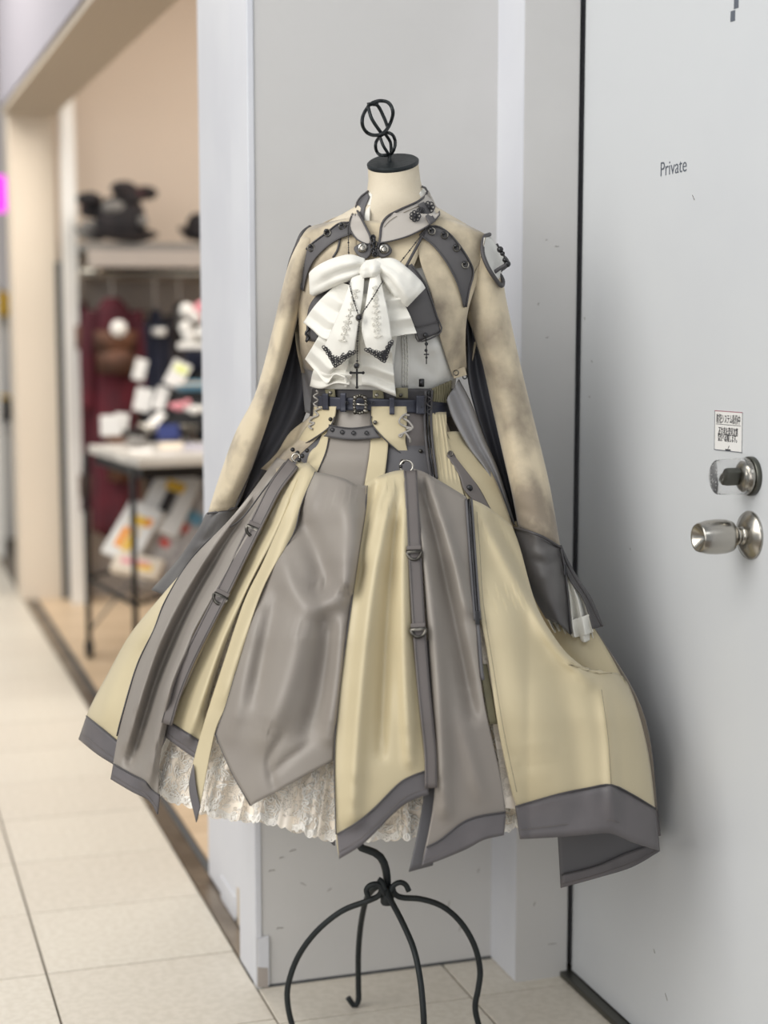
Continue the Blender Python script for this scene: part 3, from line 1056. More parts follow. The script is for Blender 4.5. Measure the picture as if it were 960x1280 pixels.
S3 = gore(sk, 'satin_beige', [(366, 586), (350, 620), (324, 672), (288, 744), (254, 812), (222, 880), (206, 921)], [(386, 584), (368, 624), (345, 670), (310, 735), (284, 802), (262, 872), (245, 949)], [(366, 586), (374, 576), (386, 584)], [(206, 921), (226, 936), (245, 949)],
          off=0.026, seam=[(210, 902), (230, 914), (249, 926)], nu=24, fl=fold(([(374, 586), (350, 660), (310, 740), (270, 830), (235, 920)], 9, .026), ([(384, 590), (362, 640), (325, 715), (285, 800), (258, 890)], 6, -.022)))
S4 = gore(sk, 'satin_beige', [(376, 580), (360, 630), (330, 700), (305, 752), (280, 826), (256, 900), (241, 955), (236, 985), (245, 1028)], [(396, 588), (377, 630), (367, 667), (340, 712), (324, 746), (305, 806), (283, 880), (268, 917), (250, 1007), (247, 1024)],
          [(376, 580), (385, 579), (396, 588)], None, off=0.036, nu=20, fl=fold(([(385, 586), (368, 640), (340, 710), (310, 780), (280, 870)], 9, .018)))
cloth('hem_band', 'hem_grey', S4, [(241, 955), (236, 985), (245, 1028)], [(242, 957), (245, 985), (250, 1009)], None, [(245, 1028), (250, 1009)], 6, 12, off=0.042)
# turned-up tops of the gathered gores
S5 = gore(sk, 'satin_grey', [(394, 590), (377, 630), (367, 667), (340, 712), (324, 746), (305, 806), (283, 880), (269, 918)], [(459, 607), (457, 637), (450, 682), (443, 730), (430, 820), (422, 890), (417, 951)],
          [(394, 590), (408, 592), (430, 598), (446, 606), (459, 607)], [(269, 918), (290, 966), (312, 1004), (313.3, 1008), (317, 1005), (345, 990), (386, 967), (417, 951)], off=0.044, bulge=0.016, nu=56, nv=72, wr=0.0035, ws=7,
          fl=fold(([(426, 612), (438, 660), (434, 710), (424, 744)], 22, .030), ([(368, 628), (386, 668), (402, 706), (416, 740)], 16, -.026), ([(348, 690), (364, 734), (384, 756), (406, 758), (430, 728)], 13, .014),
                  ([(390, 728), (400, 740), (414, 730)], 9, -.008), ([(408, 768), (408, 810), (398, 870), (384, 915)], 13, -.016), ([(376, 775), (362, 845), (332, 920)], 18, .016),
                  ([(346, 745), (332, 800), (318, 870)], 12, -.012), ([(322, 770), (304, 850), (288, 915)], 14, .012), ([(428, 780), (420, 860), (412, 920)], 10, .016),
                  ([(342, 985), (336, 950), (352, 920)], 5, -.005), ([(340, 968), (362, 948), (386, 930)], 5, -.005), ([(398, 600), (388, 628), (376, 655)], 10, .012)))
line('hem_piping', 'piping', S5, [(269, 918), (290, 966), (313, 1007)], 0.0011, off=0.048, dfun=lambda x, y: dome(SKIRT, x, y))
S6 = gore(sk, 'satin_beige', [(458, 604), (456, 637), (449, 682), (442, 731), (428, 831), (421, 893), (418, 949), (420, 1043), (424, 1074)], [(505, 587), (509, 640), (512, 700), (516, 780), (525, 882), (534, 962), (536, 993)],
          [(458, 604), (472, 596), (488, 590), (505, 587)], [(424, 1074), (455, 1054), (489, 1020), (510, 1003), (536, 993)], off=0.052, seam=[(421, 1043), (445, 1029), (467, 1011), (498, 980), (515, 970), (534, 963)], nu=44, nv=64,
          fl=fold(([(500, 594), (480, 660), (462, 760), (448, 900), (440, 1020)], 11, .022), ([(502, 598), (490, 690), (482, 800), (476, 940)], 8, -.016), ([(504, 600), (504, 720), (506, 840), (512, 950)], 8, .016),
                  ([(470, 610), (460, 660), (448, 740)], 6, -.014), ([(487, 594), (468, 640), (456, 700)], 6, .012)))
side7 = gore(sk, 'lining_grey', [(534, 800), (536, 900), (533, 962), (526, 1020), (511, 1090)], [(546, 800), (548, 900), (549, 962), (548, 1040), (541, 1082)], None, None, off=0.034, nu=10, nv=30, name='pleat_underside')  # inner pleat side in shadow, the shade put in as a darker grey
S7 = gore(sk, 'satin_grey', [(518, 586), (524, 640), (528, 690), (534, 778), (540, 866), (545, 940), (541, 1010), (527, 1083)], [(583, 621), (588, 691), (594, 757), (600, 840), (608, 893), (625, 967), (632, 1016), (630, 1044)],
          [(518, 586), (530, 590), (545, 598), (565, 610), (583, 621)], [(527, 1083), (548, 1076), (582, 1062), (605, 1050), (630, 1044)], off=0.046, seam=[(533, 1059), (550, 1050), (577, 1029), (600, 1020), (632, 1015)], nu=40, nv=60,
          fl=fold(([(524, 596), (548, 690), (572, 800), (590, 890)], 10, -.024), ([(522, 620), (536, 720), (548, 850), (556, 1010)], 10, .020), ([(535, 600), (562, 680), (582, 760)], 8, .018),
                  ([(545, 632), (556, 645)], 4, -.006), ([(575, 900), (600, 990)], 10, .008)))
S8 = gore(sk, 'satin_beige', [(590, 624), (595, 690), (598, 752), (610, 822), (624, 915), (640, 990), (646, 1008), (651, 1049)], [(640, 657), (650, 684), (671, 757), (700, 806), (722, 828), (745, 842), (781, 848), (808, 929), (819, 1010), (825, 1063)],
          [(590, 624), (607, 632), (625, 645), (640, 657)], [(651, 1049), (690, 1047), (730, 1044), (763, 1042), (795, 1054), (825, 1063)], off=0.036, seam=[(645, 1008), (672, 1000), (701, 992), (735, 985), (764, 981), (792, 994), (820, 1011)], nu=56, nv=64,
          fl=fold(([(602, 646), (640, 716), (690, 800), (735, 850)], 10, .020), ([(618, 648), (658, 725), (700, 800), (738, 836)], 7, -.012), ([(630, 730), (650, 850), (670, 960)], 34, .022),
                  ([(754, 864), (762, 930), (766, 1020)], 9, .012), ([(700, 850), (720, 930), (728, 1010)], 16, -.008)), wr=0.002)
line('seam', 'thread', S8, [(752, 862), (760, 920), (764, 981)], 0.0006, off=0.050)
# turned-under end of the hem seen from inside
gore(sk, 'lining_grey', [(697, 1040), (699, 1075), (701, 1110)], [(800, 1030), (815, 1050), (825, 1064)], None, [(701, 1110), (745, 1098), (790, 1084), (825, 1064)], off=-0.12, nu=20, nv=10, name='hem_underside',
     seam=[(702, 1094), (745, 1083), (785, 1066), (822, 1054)])
gore(sk, 'lining_grey', [(396, 1030), (404, 1044), (417, 1057)], [(418, 1030), (418, 1044), (419, 1057)], None, None, off=-0.12, nu=6, nv=6, name='hem_underside')
# frayed lace strips under the open zip
cloth('lace_edging', 'lace', sk, [(592, 740), (603, 820), (615, 900), (632, 1010)], [(606, 740), (618, 820), (634, 900), (648, 1012)], off=0.028, nu=8, nv=40, th=0, wr=0.004, ws=30)
cloth('zip_facing', 'olive', sk, [(600, 830), (606, 870), (612, 905)], [(609, 830), (616, 870), (622, 905)], off=0.032, nu=6, nv=16)

# seams between gores
for pts, o in (([(394, 590), (377, 630), (367, 667), (340, 712), (324, 746), (305, 806), (283, 880), (269, 918)], .047), ([(459, 607), (457, 637), (450, 682), (443, 730), (430, 820), (422, 890), (418, 949), (420, 1043)], .0545)):
    line('seam_piping', 'piping', sk, pts, 0.0010, off=o)
line('seam_piping', 'piping', sk, [(411, 548), (407, 566), (397, 590)], 0.0010, off=0.016)
line('seam_piping', 'piping', sk, [(356, 578), (330, 612), (300, 650), (262, 674), (234, 705), (206, 752), (192, 788), (171, 832), (152, 896), (146, 920)], 0.0012, off=0.027)


def strap(pts, width, off, fl=None, dr=(), ringr=9.5):
    """ribbon strap lying on the skirt with D-rings"""
    c = cr(pts, 40)
    Lp, Rp = [], []
    for i, p in enumerate(c):
        a, b = c[max(0, i - 1)], c[min(40, i + 1)]
        t = (b[0] - a[0], b[1] - a[1])
        m = math.hypot(*t)
        n = (-t[1] / m, t[0] / m)
        w = width[0] + (width[1] - width[0]) * i / 40
        s = 1 if n[0] > 0 else -1
        Lp.append((p[0] - s * n[0] * w / 2, p[1] - s * n[1] * w / 2))
        Rp.append((p[0] + s * n[0] * w / 2, p[1] + s * n[1] * w / 2))
    st = cloth('strap', 'strap_grey', sk, Lp[::4], Rp[::4], off=off, nu=6, nv=60, wr=0.0008, th=0.003)
    for sgn, Q in ((1, Lp), (-1, Rp)):
        q = [(p[0] + sgn * 1.8, p[1]) for p in Q[::4]]
        line('edge_stitch', 'piping', st, q, 0.0005, off=off + 0.0012, seg=4)
    for (x, y, rot) in dr:
        d = dome(SKIRT, x, y) - off - 0.006
        cx = P(x, y, d)
        k = d / F_PX
        pts2 = []
        for i in range(19):
            a = PI + PI * i / 18
            pts2.append((ringr * math.cos(a), ringr * 1.1 * math.sin(a) - 1.0))
        w3 = []
        for (px, py) in pts2:
            qx, qy = px * math.cos(rot) - py * math.sin(rot), px * math.sin(rot) + py * math.cos(rot)
            w3.append(cx + RT * qx * k + UP * qy * k - FH * 0.001)
        dring = tube('d_ring', w3, 0.0025, 'old_silver', st, 8, closed=True)
        t0 = (math.cos(rot), math.sin(rot))
        obox('ring_keeper', cx + (RT * (-t0[1]) + UP * t0[0]) * k * 3.6, (RT * t0[0] + UP * t0[1]) * k * ringr * 0.95, (RT * (-t0[1]) + UP * t0[0]) * k * 2.4, FH * 0.0030, 'strap_grey', st, 0.0012)
    return st


st1 = strap([(366, 578), (346, 604), (317, 660), (278, 740), (246, 803), (222, 856), (207, 905)], (16, 14), 0.056, dr=((318, 659, -0.40), (277, 744, -0.45)))
st2 = strap([(513, 588), (516, 640), (518.5, 690), (524, 785), (531, 872), (538, 938), (539, 985)], (17, 15), 0.062, dr=((517.5, 688, 0.05), (522.5, 785, 0.06)), ringr=9.5)
ring_at('strap_ring', 'bright_metal', st2, 508, 583, dome(SKIRT, 508, 583) - 0.066, 8.0, 0.0016, 22, 0.95)
for (x, y, r) in ((503, 577, 3.0), (501, 583, 2.4)):
    stud('clasp', 'gunmetal', st2, x, y, dome(SKIRT, x, y) - .066, r, .006)
ring_at('strap_ring', 'bright_metal', st1, 370, 572, dome(SKIRT, 370, 572) - 0.05, 5.0, 0.0015, 18)
for (x, y) in ((366, 562), (372, 566), (378, 570), (374, 575), (384, 563)):
    stud('clasp', 'gunmetal', st1, x, y, dome(SKIRT, x, y) - .042, 2.8, .007)


def zipper(pts, w, off, parent, base=SKIRT):
    z = None
    for s, mt_, r in ((-1, 'lining_grey', .0022), (1, 'lining_grey', .0022), (0, 'gunmetal', .0018)):
        q = [(p[0] + s * w, p[1]) for p in pts]
        o = line('zipper' if z is None else ('zip_tape' if s else 'zip_teeth'), mt_, parent if z is None else z, q, r, off=off + (0.002 if s == 0 else 0), base=base)
        z = z or o
    return z


zp = zipper([(586, 624), (590.5, 690), (595, 752), (597, 775)], 3.2, 0.050, sk)
obox('zip_pull', P(597, 772, dome(SKIRT, 597, 772) - .056), RT * .0035, UP * .010, FH * .002, 'gunmetal', zp, .001)
line('zip_tape', 'lining_grey', zp, [(597, 775), (599, 800), (602, 838), (604, 850)], 0.0028, off=0.048)
line('edge_stitch', 'thread', S8, [(596, 640), (600, 690), (604, 752), (616, 830), (630, 915), (646, 990)], 0.0005, off=0.052, seg=4)


# ------------------------------------------------------------------ blouse
chest = P(478, 420, D0)
bl = thing('blouse', 'off-white blouse under the open jacket with a pintucked front', 'blouse', (chest.x, chest.y, chest.z))
bfold = fold(([(398, 430), (410, 460), (412, 490)], 5, .006), ([(424, 440), (426, 470), (428, 490)], 4, -.006), ([(440, 430), (441, 490)], 4, .006),
             ([(540, 425), (552, 455), (545, 480)], 8, .008), ([(520, 450), (540, 470)], 6, -.005), ([(528, 440), (548, 432)], 5, .005))
cloth('front', 'blouse', bl, [(388, 360), (384, 400), (384, 440), (390, 490)], [(552, 330), (560, 380), (572, 440), (568, 492)], base=BODY, off=-0.010, nu=44, nv=34, wr=0.0025, ws=16,
      dfun=lambda u, v, x, y: dome(BODY, x, y) - bfold(x, y))
for i in range(3):
    line('pintuck', 'blouse', bl, [(503 + i * 3.2, 418), (504 + i * 3.2, 450), (503 + i * 3.2, 484)], 0.0013, base=BODY, off=-0.008)
lt = []
for i in range(34):
    y = 418 + i * 1.9
    x = 506.5 + 2.6 * math.sin(i * 2.1)
    c = P(x, y, dome(BODY, x, y) + .007)
    pts = [c + RT * .0016 * math.cos(a * PI / 3) + UP * .0016 * math.sin(a * PI / 3) for a in range(6)]
    lt.append(tube_mesh(pts, 0.0005, 4, closed=True))
o = put('lace_insertion', join(lt), 'embroidery', bl)
cloth('inner_collar', 'jabot', bl, [(452, 268), (454, 252), (461, 238)], [(462, 285), (463, 262), (466, 244)], base=NECK, off=-0.002, nu=6, nv=10)
cloth('inner_collar', 'jabot', bl, [(513, 258), (521, 246), (527, 236)], [(520, 254), (529, 244), (533, 238)], base=NECK, off=-0.002, nu=6, nv=10)
cloth('inner_collar', 'jabot', bl, [(462, 284), (463, 294)], [(475, 284), (474, 294)], base=NECK, off=0.002, nu=6, nv=6)


def ruffle(name, mt, parent, L, R, B, T=None, off=0.0, n=5, amp=.006, along='u', nu=40, nv=40, base=BODY, dfun=None, ph=0.0, grow=True):
    def ex(u, v):
        s = v if along == 'v' else u
        w = (u if along == 'v' else v) if grow else 1
        q = math.asin(0.97 * math.sin(2 * PI * n * s + ph + 0.8 * math.sin(5 * s + ph))) * 0.75
        return 2.0 * amp * q * (0.2 + 0.8 * w)
    return cloth(name, mt, parent, L, R, T, B, nu, nv, base, off, ex, wr=0.002, ws=22, th=0.0012, dfun=dfun)


# cuff ruffles
DC = D0 - 0.105
ruffle('cuff_ruffle', 'jabot', bl, [(706, 712), (710, 745), (712, 770), (714, 795)], [(712, 722), (728, 745), (735, 765), (741, 796)], [(714, 795), (722, 797), (730, 803), (741, 798)], dfun=lambda u, v, x, y: DC + .006, n=2, amp=.008, off=0.0)
ruffle('cuff_ruffle', 'jabot', bl, [(713, 776), (714, 786), (716, 797)], [(736, 768), (739, 780), (741, 790)], [(716, 797), (728, 795), (741, 790)], dfun=lambda u, v, x, y: DC - .004, n=2, amp=.006)
ruffle('cuff_ruffle', 'jabot', bl, [(683, 772), (688, 782), (693, 791)], [(706, 774), (708, 784), (710, 794)], [(693, 791), (702, 789), (710, 794)], dfun=lambda u, v, x, y: DC + .012, n=3, amp=.006)

# ------------------------------------------------------------------ jacket
jk = thing('jacket', 'cropped mottled beige jacket with stand collar and dark eyelet straps', 'jacket', (chest.x, chest.y, chest.z + 0.1))
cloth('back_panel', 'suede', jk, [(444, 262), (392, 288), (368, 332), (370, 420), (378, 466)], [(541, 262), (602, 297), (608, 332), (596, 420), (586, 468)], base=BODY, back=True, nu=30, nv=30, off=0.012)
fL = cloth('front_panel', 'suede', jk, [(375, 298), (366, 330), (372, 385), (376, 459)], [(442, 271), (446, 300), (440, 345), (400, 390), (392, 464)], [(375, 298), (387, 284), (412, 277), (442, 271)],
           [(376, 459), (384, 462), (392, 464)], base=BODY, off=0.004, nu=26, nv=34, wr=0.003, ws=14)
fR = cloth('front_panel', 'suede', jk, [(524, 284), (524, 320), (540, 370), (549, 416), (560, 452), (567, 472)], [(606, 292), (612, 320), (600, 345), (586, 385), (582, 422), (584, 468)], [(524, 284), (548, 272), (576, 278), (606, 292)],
           [(567, 472), (576, 470), (584, 468)], base=BODY, off=0.004, nu=26, nv=38, wr=0.003, ws=14, dfun=None, ex=None)
cloth('yoke', 'suede', jk, [(440, 274), (441, 300), (438, 345)], [(530, 282), (528, 305), (512, 345)], base=BODY, off=0.002, nu=18, nv=14, wr=0.002)
lapL = cloth('lapel', 'dark_twill', jk, [(436, 340), (404, 362), (386, 384), (382, 425)], [(447, 352), (416, 376), (400, 398), (396, 428)], base=BODY, off=0.010, nu=8, nv=20)
lapR = cloth('lapel', 'dark_twill', jk, [(505, 334), (504, 380), (514, 400), (524, 427)], [(514, 330), (532, 356), (546, 395), (551, 415)], base=BODY, off=0.010, nu=14, nv=24)
line('lapel_seam', 'piping', lapR, [(516, 409), (530, 407), (548, 402)], 0.0010, base=BODY, off=0.013)
line('lapel_edge', 'piping', lapR, [(514, 330), (532, 356), (546, 395), (551, 415), (524, 427), (518, 412)], 0.0013, base=BODY, off=0.012)
line('binding', 'piping', lapR, [(530, 291), (519, 312), (507, 334)], 0.0024, base=BODY, off=0.010)
line('binding', 'piping', fL, [(425, 298), (422, 312), (416, 322)], 0.0018, base=BODY, off=0.008)
# pendant on the lapel corner
pd = line('pendant', 'gunmetal', lapR, [(532, 420), (533, 432), (533, 455)], 0.0009, base=BODY, off=0.016)
for (x, y, r) in ((532, 419, 3.2), (533, 430, 2.2), (532.5, 438, 2.0), (533, 447, 1.6)):
    stud('pendant_bead', 'gunmetal', pd, x, y, dome(BODY, x, y) - 0.017, r, .003)
obox('pendant_cross', P(533, 443, dome(BODY, 533, 443) - .018), RT * .0042, UP * .0011, FH * .001, 'gunmetal', pd)
dg_ = tube('pendant', [P(384 + 2 * math.sin(i * 1.3), 408 + i * 2.4, dome(BODY, 386, 410) - .014) for i in range(9)], 0.0022, 'gunmetal', lapL)

# dark curved straps with eyelets
hL = cloth('shoulder_strap', 'dark_twill', jk, [(437, 278), (424, 279), (409, 290), (388, 306), (377, 320), (375, 340), (377, 362)], [(441, 292), (426, 297), (411, 306), (395, 321), (386, 336), (381, 352), (379, 364)], base=BODY, off=0.010, nu=8, nv=30, wr=0.001)
line('strap_edge', 'piping', hL, [(441, 292), (426, 297), (411, 306), (395, 321), (386, 336), (381, 352), (379, 364)], 0.0014, base=BODY, off=0.012)
line('strap_edge', 'piping', hL, [(437, 278), (424, 279), (409, 290), (388, 306), (377, 320), (375, 340), (377, 362)], 0.0014, base=BODY, off=0.012)
hR = cloth('shoulder_strap', 'dark_twill', jk, [(524, 293), (541, 306), (557, 326), (570, 350), (577, 370), (580, 384)], [(534, 283), (548, 283), (563, 293), (577, 310), (588, 328), (592, 342), (587, 362), (583, 384)], base=BODY, off=0.010, nu=8, nv=30, wr=0.001)
line('strap_edge', 'piping', hR, [(524, 293), (541, 306), (557, 326), (570, 350), (577, 370), (580, 384)], 0.0015, base=BODY, off=0.012)
line('strap_edge', 'piping', hR, [(534, 283), (548, 283), (563, 293), (577, 310), (588, 328), (592, 342), (587, 362), (583, 384)], 0.0013, base=BODY, off=0.012)
for st_, L_ in ((hL, ((428, 283), (409, 291), (389, 310), (377, 331))), (hR, ((540, 289), (556, 294), (571, 310), (582, 331)))):
    for (x, y) in L_:
        d = dome(BODY, x, y) - .014
        ring_at('eyelet', 'old_silver', st_, x, y, d, 4.0, 0.0013, 16)
        stud('snap', 'gunmetal', st_, x - 1.5, y - 2.5, d, 2.4, .005)

def cold(x, y):
    return min(dome(NECK, x, y) - .008, dome(BODY, x, y) - .012 if y > 268 else 9)


# stand collar: two fronts that meet at a hook, and the back stand
cf1 = cloth('collar', 'collar_satin', jk, [(443, 261), (437, 276), (438, 286), (446, 299), (462, 306)], [(446, 258), (449, 268), (455, 279), (461, 289), (464, 297)], dfun=lambda u, v, x, y: cold(x, y), off=0.002, nu=14, nv=22, wr=0.0006)
cf2 = cloth('collar', 'collar_satin', jk, [(475, 296), (477, 281), (485, 270), (502, 261), (522, 252), (533, 243)], [(473, 305), (490, 302), (513, 295), (537, 282), (548, 271), (549, 262)], dfun=lambda u, v, x, y: cold(x, y), off=0.004, nu=14, nv=30, wr=0.0006)
cloth('collar_back', 'collar_satin', jk, [(441, 262), (447, 250), (460, 240)], [(545, 262), (540, 246), (529, 234)], [(441, 262), (490, 268), (545, 262)], [(460, 240), (494, 236), (529, 234)], base=NECK, back=True, off=-0.014, nu=18, nv=8, wr=0.0005)
side = cloth('collar_side', 'lining_grey', jk, [(443, 262), (449, 248), (459, 239)], [(455, 279), (456, 262), (462, 246)], base=NECK, off=0.004, nu=6, nv=10, wr=0.0005)
cloth('collar_side', 'collar_satin', jk, [(521, 253), (529, 244), (534, 238)], [(549, 266), (541, 249), (536, 238)], base=NECK, off=0.008, nu=8, nv=10, wr=0.0005)
line('collar_edge', 'piping', cf1, [(464, 306), (463, 296), (455, 279), (449, 268), (445, 258), (450, 247), (460, 239)], 0.0019, dfun=cold, off=0.005)
line('collar_edge', 'piping', cf1, [(443, 261), (437, 276), (437, 286), (446, 299), (460, 306)], 0.0012, dfun=cold, off=0.005)
line('collar_edge', 'piping', cf2, [(473, 310), (475, 296), (477, 281), (485, 270), (502, 261), (522, 252), (533, 243), (533, 236), (527, 233)], 0.0020, dfun=cold, off=0.007)
line('collar_edge', 'piping', cf2, [(473, 304), (490, 301), (513, 294), (537, 281), (549, 269), (549, 264)], 0.0013, dfun=cold, off=0.007)
line('collar_topstitch', 'thread', cf2, [(480, 284), (488, 275), (504, 266), (524, 257)], 0.0005, dfun=cold, off=0.0068, seg=4)
cloth('collar_tab', 'dark_twill', cf2, [(523, 255), (529, 264), (537, 281)], [(530, 252), (537, 263), (545, 276)], dfun=lambda u, v, x, y: cold(x, y), off=0.013, nu=4, nv=8, wr=0)


def blossom(name, parent, x, y, d, r, n=7, mt='black_lace'):
    """openwork frog knot: a cluster of little loops"""
    k = d / F_PX
    ps = []
    for i in range(n):
        a = 2 * PI * i / n
        cx, cy = x + r * .6 * math.cos(a), y + r * .6 * math.sin(a)
        c = P(cx, cy, d - .001 * (i % 2))
        ps.append(tube_mesh([c + (RT * math.cos(t * PI / 4) + UP * math.sin(t * PI / 4)) * r * .38 * k for t in range(8)], 0.0011, 5, closed=True))
    v, f = tube_mesh([P(x, y, d), P(x, y, d - .003)], r * .28 * k, 8)
    ps.append((v, f))
    return put(name, join(ps), mt, parent)


for (x, y, r) in ((519, 270, 7), (526, 264, 5), (536, 259, 7.5)):
    blossom('frog_knot', cf2, x, y, cold(x, y) - .013, r)
# hook and button tabs under the collar
hk = line('hook', 'gunmetal', jk, [(466, 294), (468, 302), (467, 312), (470, 320)], 0.0030, base=BODY, off=0.018)
for (x, y) in ((466, 297), (469, 305), (467, 313), (469, 318)):
    ring_at('hook_loop', 'gunmetal', hk, x, y, dome(BODY, x, y) - .022, 3.2, 0.0011, 12)
for pts, (bx, by) in (((
    [(450, 304), (442, 310), (447, 318), (455, 323)], [(462, 304), (464, 309), (464, 316), (458, 323)]), (453, 310)),
        (([(471, 304), (470, 311), (471, 318), (477, 321)], [(484, 304), (490, 312), (486, 318), (480, 321)]), (480, 311.5))):
    tb = cloth('button_tab', 'dark_twill', jk, pts[0], pts[1], base=BODY, off=0.016, nu=8, nv=10, wr=0, th=0.004)
    stud('button', 'bright_metal', tb, bx, by, dome(BODY, bx, by) - .020, 6.2, .004)
    ring_at('button_rim', 'old_silver', tb, bx, by, dome(BODY, bx, by) - .0235, 3.6, 0.0007, 14)
    for q in range(4):
        stud('button_hole', 'gunmetal', tb, bx + 1.7 * math.cos(q * PI / 2 + .6), by + 1.7 * math.sin(q * PI / 2 + .6), dome(BODY, bx, by) - .0228, 0.8, .0012)

# sleeves
def gr(*a):
    return fold(*a)


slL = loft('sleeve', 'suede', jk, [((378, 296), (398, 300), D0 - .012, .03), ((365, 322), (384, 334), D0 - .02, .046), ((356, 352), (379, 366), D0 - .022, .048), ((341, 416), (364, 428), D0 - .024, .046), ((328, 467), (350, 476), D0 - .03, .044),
                                   ((317, 500), (338, 514), D0 - .034, .043), ((295, 542), (322, 562), D0 - .03, .042), ((274, 600), (306, 608), D0 - .01, .040), ((261, 641), (295, 635), D0 + .01, .040)], n=60, seg=30, wr=0.004, ws=13, th=0.0016,
           fl=gr(([(330, 470), (338, 478), (346, 500)], 5, -.006), ([(322, 500), (332, 510)], 5, .006), ([(350, 400), (345, 450), (322, 540), (288, 620)], 6, .006), ([(270, 628), (284, 618)], 4, .004), ([(276, 632), (292, 624)], 3, -.004)))
line('sleeve_piping', 'piping', slL, [(377, 362), (374, 388), (364, 426), (351, 472), (332, 532), (312, 590), (295, 634)], 0.0022, off=0.0, dfun=lambda x, y: D0 - .030)
cfL = loft('cuff', 'cuff_twill', jk, [((259, 642), (297, 634), D0 + .012, .043), ((248, 664), (292, 662), D0 + .02, .047), ((228, 694), (276, 702), D0 + .035, .05), ((208, 718), (256, 734), D0 + .045, .052), ((190, 738), (240, 756), D0 + .055, .052)], n=26, seg=28, wr=0.003, ws=18, th=0.002,
           fl=gr(([(262, 650), (235, 690), (205, 730)], 5, .006), ([(276, 650), (250, 690), (225, 728)], 4, -.006), ([(245, 685), (262, 680)], 4, .005)))
line('cuff_piping', 'piping', cfL, [(259, 642), (272, 640), (285, 637), (297, 634)], 0.0020, dfun=lambda x, y: D0 - .028, off=0.0)

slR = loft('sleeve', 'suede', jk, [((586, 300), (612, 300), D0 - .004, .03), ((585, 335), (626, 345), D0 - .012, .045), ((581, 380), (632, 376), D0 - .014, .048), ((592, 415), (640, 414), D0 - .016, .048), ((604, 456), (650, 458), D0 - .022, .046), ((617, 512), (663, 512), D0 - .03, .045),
                                   ((628, 560), (675, 560), D0 - .045, .044), ((640, 612), (687, 612), D0 - .068, .043), ((649, 658), (699, 682), D0 - .090, .042)], n=64, seg=30, wr=0.004, ws=13, th=0.0016,
           fl=gr(([(600, 400), (625, 480), (650, 600)], 7, .006), ([(650, 646), (668, 652), (690, 668)], 3, .004), ([(648, 634), (664, 642)], 3, -.004), ([(652, 500), (664, 560), (680, 640)], 6, -.005)))
line('sleeve_piping', 'piping', slR, [(583, 384), (592, 412), (604, 456), (617, 512), (629, 562), (641, 614), (648, 658)], 0.0016, off=0.0, dfun=lambda x, y: D0 - .030 - max(0, y - 512) * .0004)
line('armhole_seam', 'thread', slR, [(607, 296), (600, 325), (592, 345), (584, 378)], 0.0007, off=0.0, dfun=lambda x, y: D0 - .062, seg=4)
# slit cuff of the far sleeve
cfold = fold(([(668, 700), (684, 704), (698, 696)], 4, -.006), ([(662, 690), (682, 692), (696, 684)], 5, .005), ([(668, 718), (680, 722)], 6, .004))
cfR = cloth('cuff', 'cuff_twill', jk, [(643, 660), (646, 682), (656, 718), (670, 752), (682, 773)], [(699, 685), (704, 710), (709, 745), (711, 772), (714, 794)], [(643, 660), (660, 664), (680, 672), (699, 685)],
            [(682, 773), (694, 778), (705, 784), (714, 794)], nu=20, nv=26, wr=0.003, ws=20, th=0.0025,
            dfun=lambda u, v, x, y: DC - .036 * math.sin(PI * min(1, u * 1.05)) - .01 - cfold(x, y))
cfF = cloth('cuff_flap', 'dark_twill', jk, [(701, 684), (707, 708), (714, 726), (727, 743), (736, 764), (742, 786)], [(702, 681), (712, 703), (724, 724), (737, 743), (747, 764), (754, 783)], None, None, nu=8, nv=24, wr=0.001, th=0.003,
            dfun=lambda u, v, x, y: DC - .004 + .02 * u)
cloth('cuff_back', 'dark_lining', jk, [(655, 690), (668, 730), (690, 770)], [(704, 690), (728, 740), (748, 784)], nu=10, nv=16, dfun=lambda u, v, x, y: DC + .03 * math.sin(PI * u) + .012)
line('cuff_piping', 'piping', cfR, [(643, 660), (660, 664), (680, 672), (700, 684)], 0.0024, dfun=lambda x, y: DC - .05 * math.sin(PI * max(0, min(1, (x - 643) / 57))) - .008, off=0.0)
zz = line('cuff_zip', 'piping', cfF, [(701, 684), (710, 706), (722, 727), (735, 747), (745, 768), (753, 783)], 0.0022, dfun=lambda x, y: DC - .004, off=0.0)
line('cuff_zip', 'piping', cfR, [(701, 686), (706, 710), (710, 745), (712, 772), (714, 792)], 0.0018, dfun=lambda x, y: DC - .012, off=0.0)
obox('zip_pull', P(706.5, 712, DC - .014), RT * .0022, UP * .009, FH * .002, 'gunmetal', zz, .0008)

# dark linings that hang open behind the sleeves
cloth('lining', 'dark_lining', jk, [(374, 365), (360, 424), (346, 470), (326, 532), (304, 591), (290, 640)], [(379, 388), (382, 450), (386, 500), (372, 540), (340, 590), (306, 640)], nu=16, nv=40, wr=0.004, ws=14,
      dfun=lambda u, v, x, y: D0 + .035 - .02 * u - .012 * math.sin(u * 9 + v * 3))
cloth('lining', 'light_lining', jk, [(377, 456), (378, 480), (381, 515)], [(398, 462), (398, 490), (396, 520)], nu=8, nv=12, base=BODY, off=-0.004)
cloth('lining', 'dark_lining', jk, [(580, 386), (583, 430), (584, 470), (594, 514), (618, 584), (640, 656)], [(590, 384), (606, 455), (622, 512), (634, 562), (648, 614), (656, 660)], nu=14, nv=40, wr=0.004, ws=14,
      dfun=lambda u, v, x, y: D0 - .012 - .012 * math.sin(u * 8 + v * 2))
cloth('lining', 'light_lining', jk, [(558, 500), (566, 524), (586, 560), (608, 590), (632, 640)], [(574, 474), (590, 505), (606, 548), (624, 590), (644, 656)], nu=14, nv=34, wr=0.003, ws=16,
      dfun=lambda u, v, x, y: D0 - .05 - .03 * (1 - u) - .006 * math.sin(u * 10))
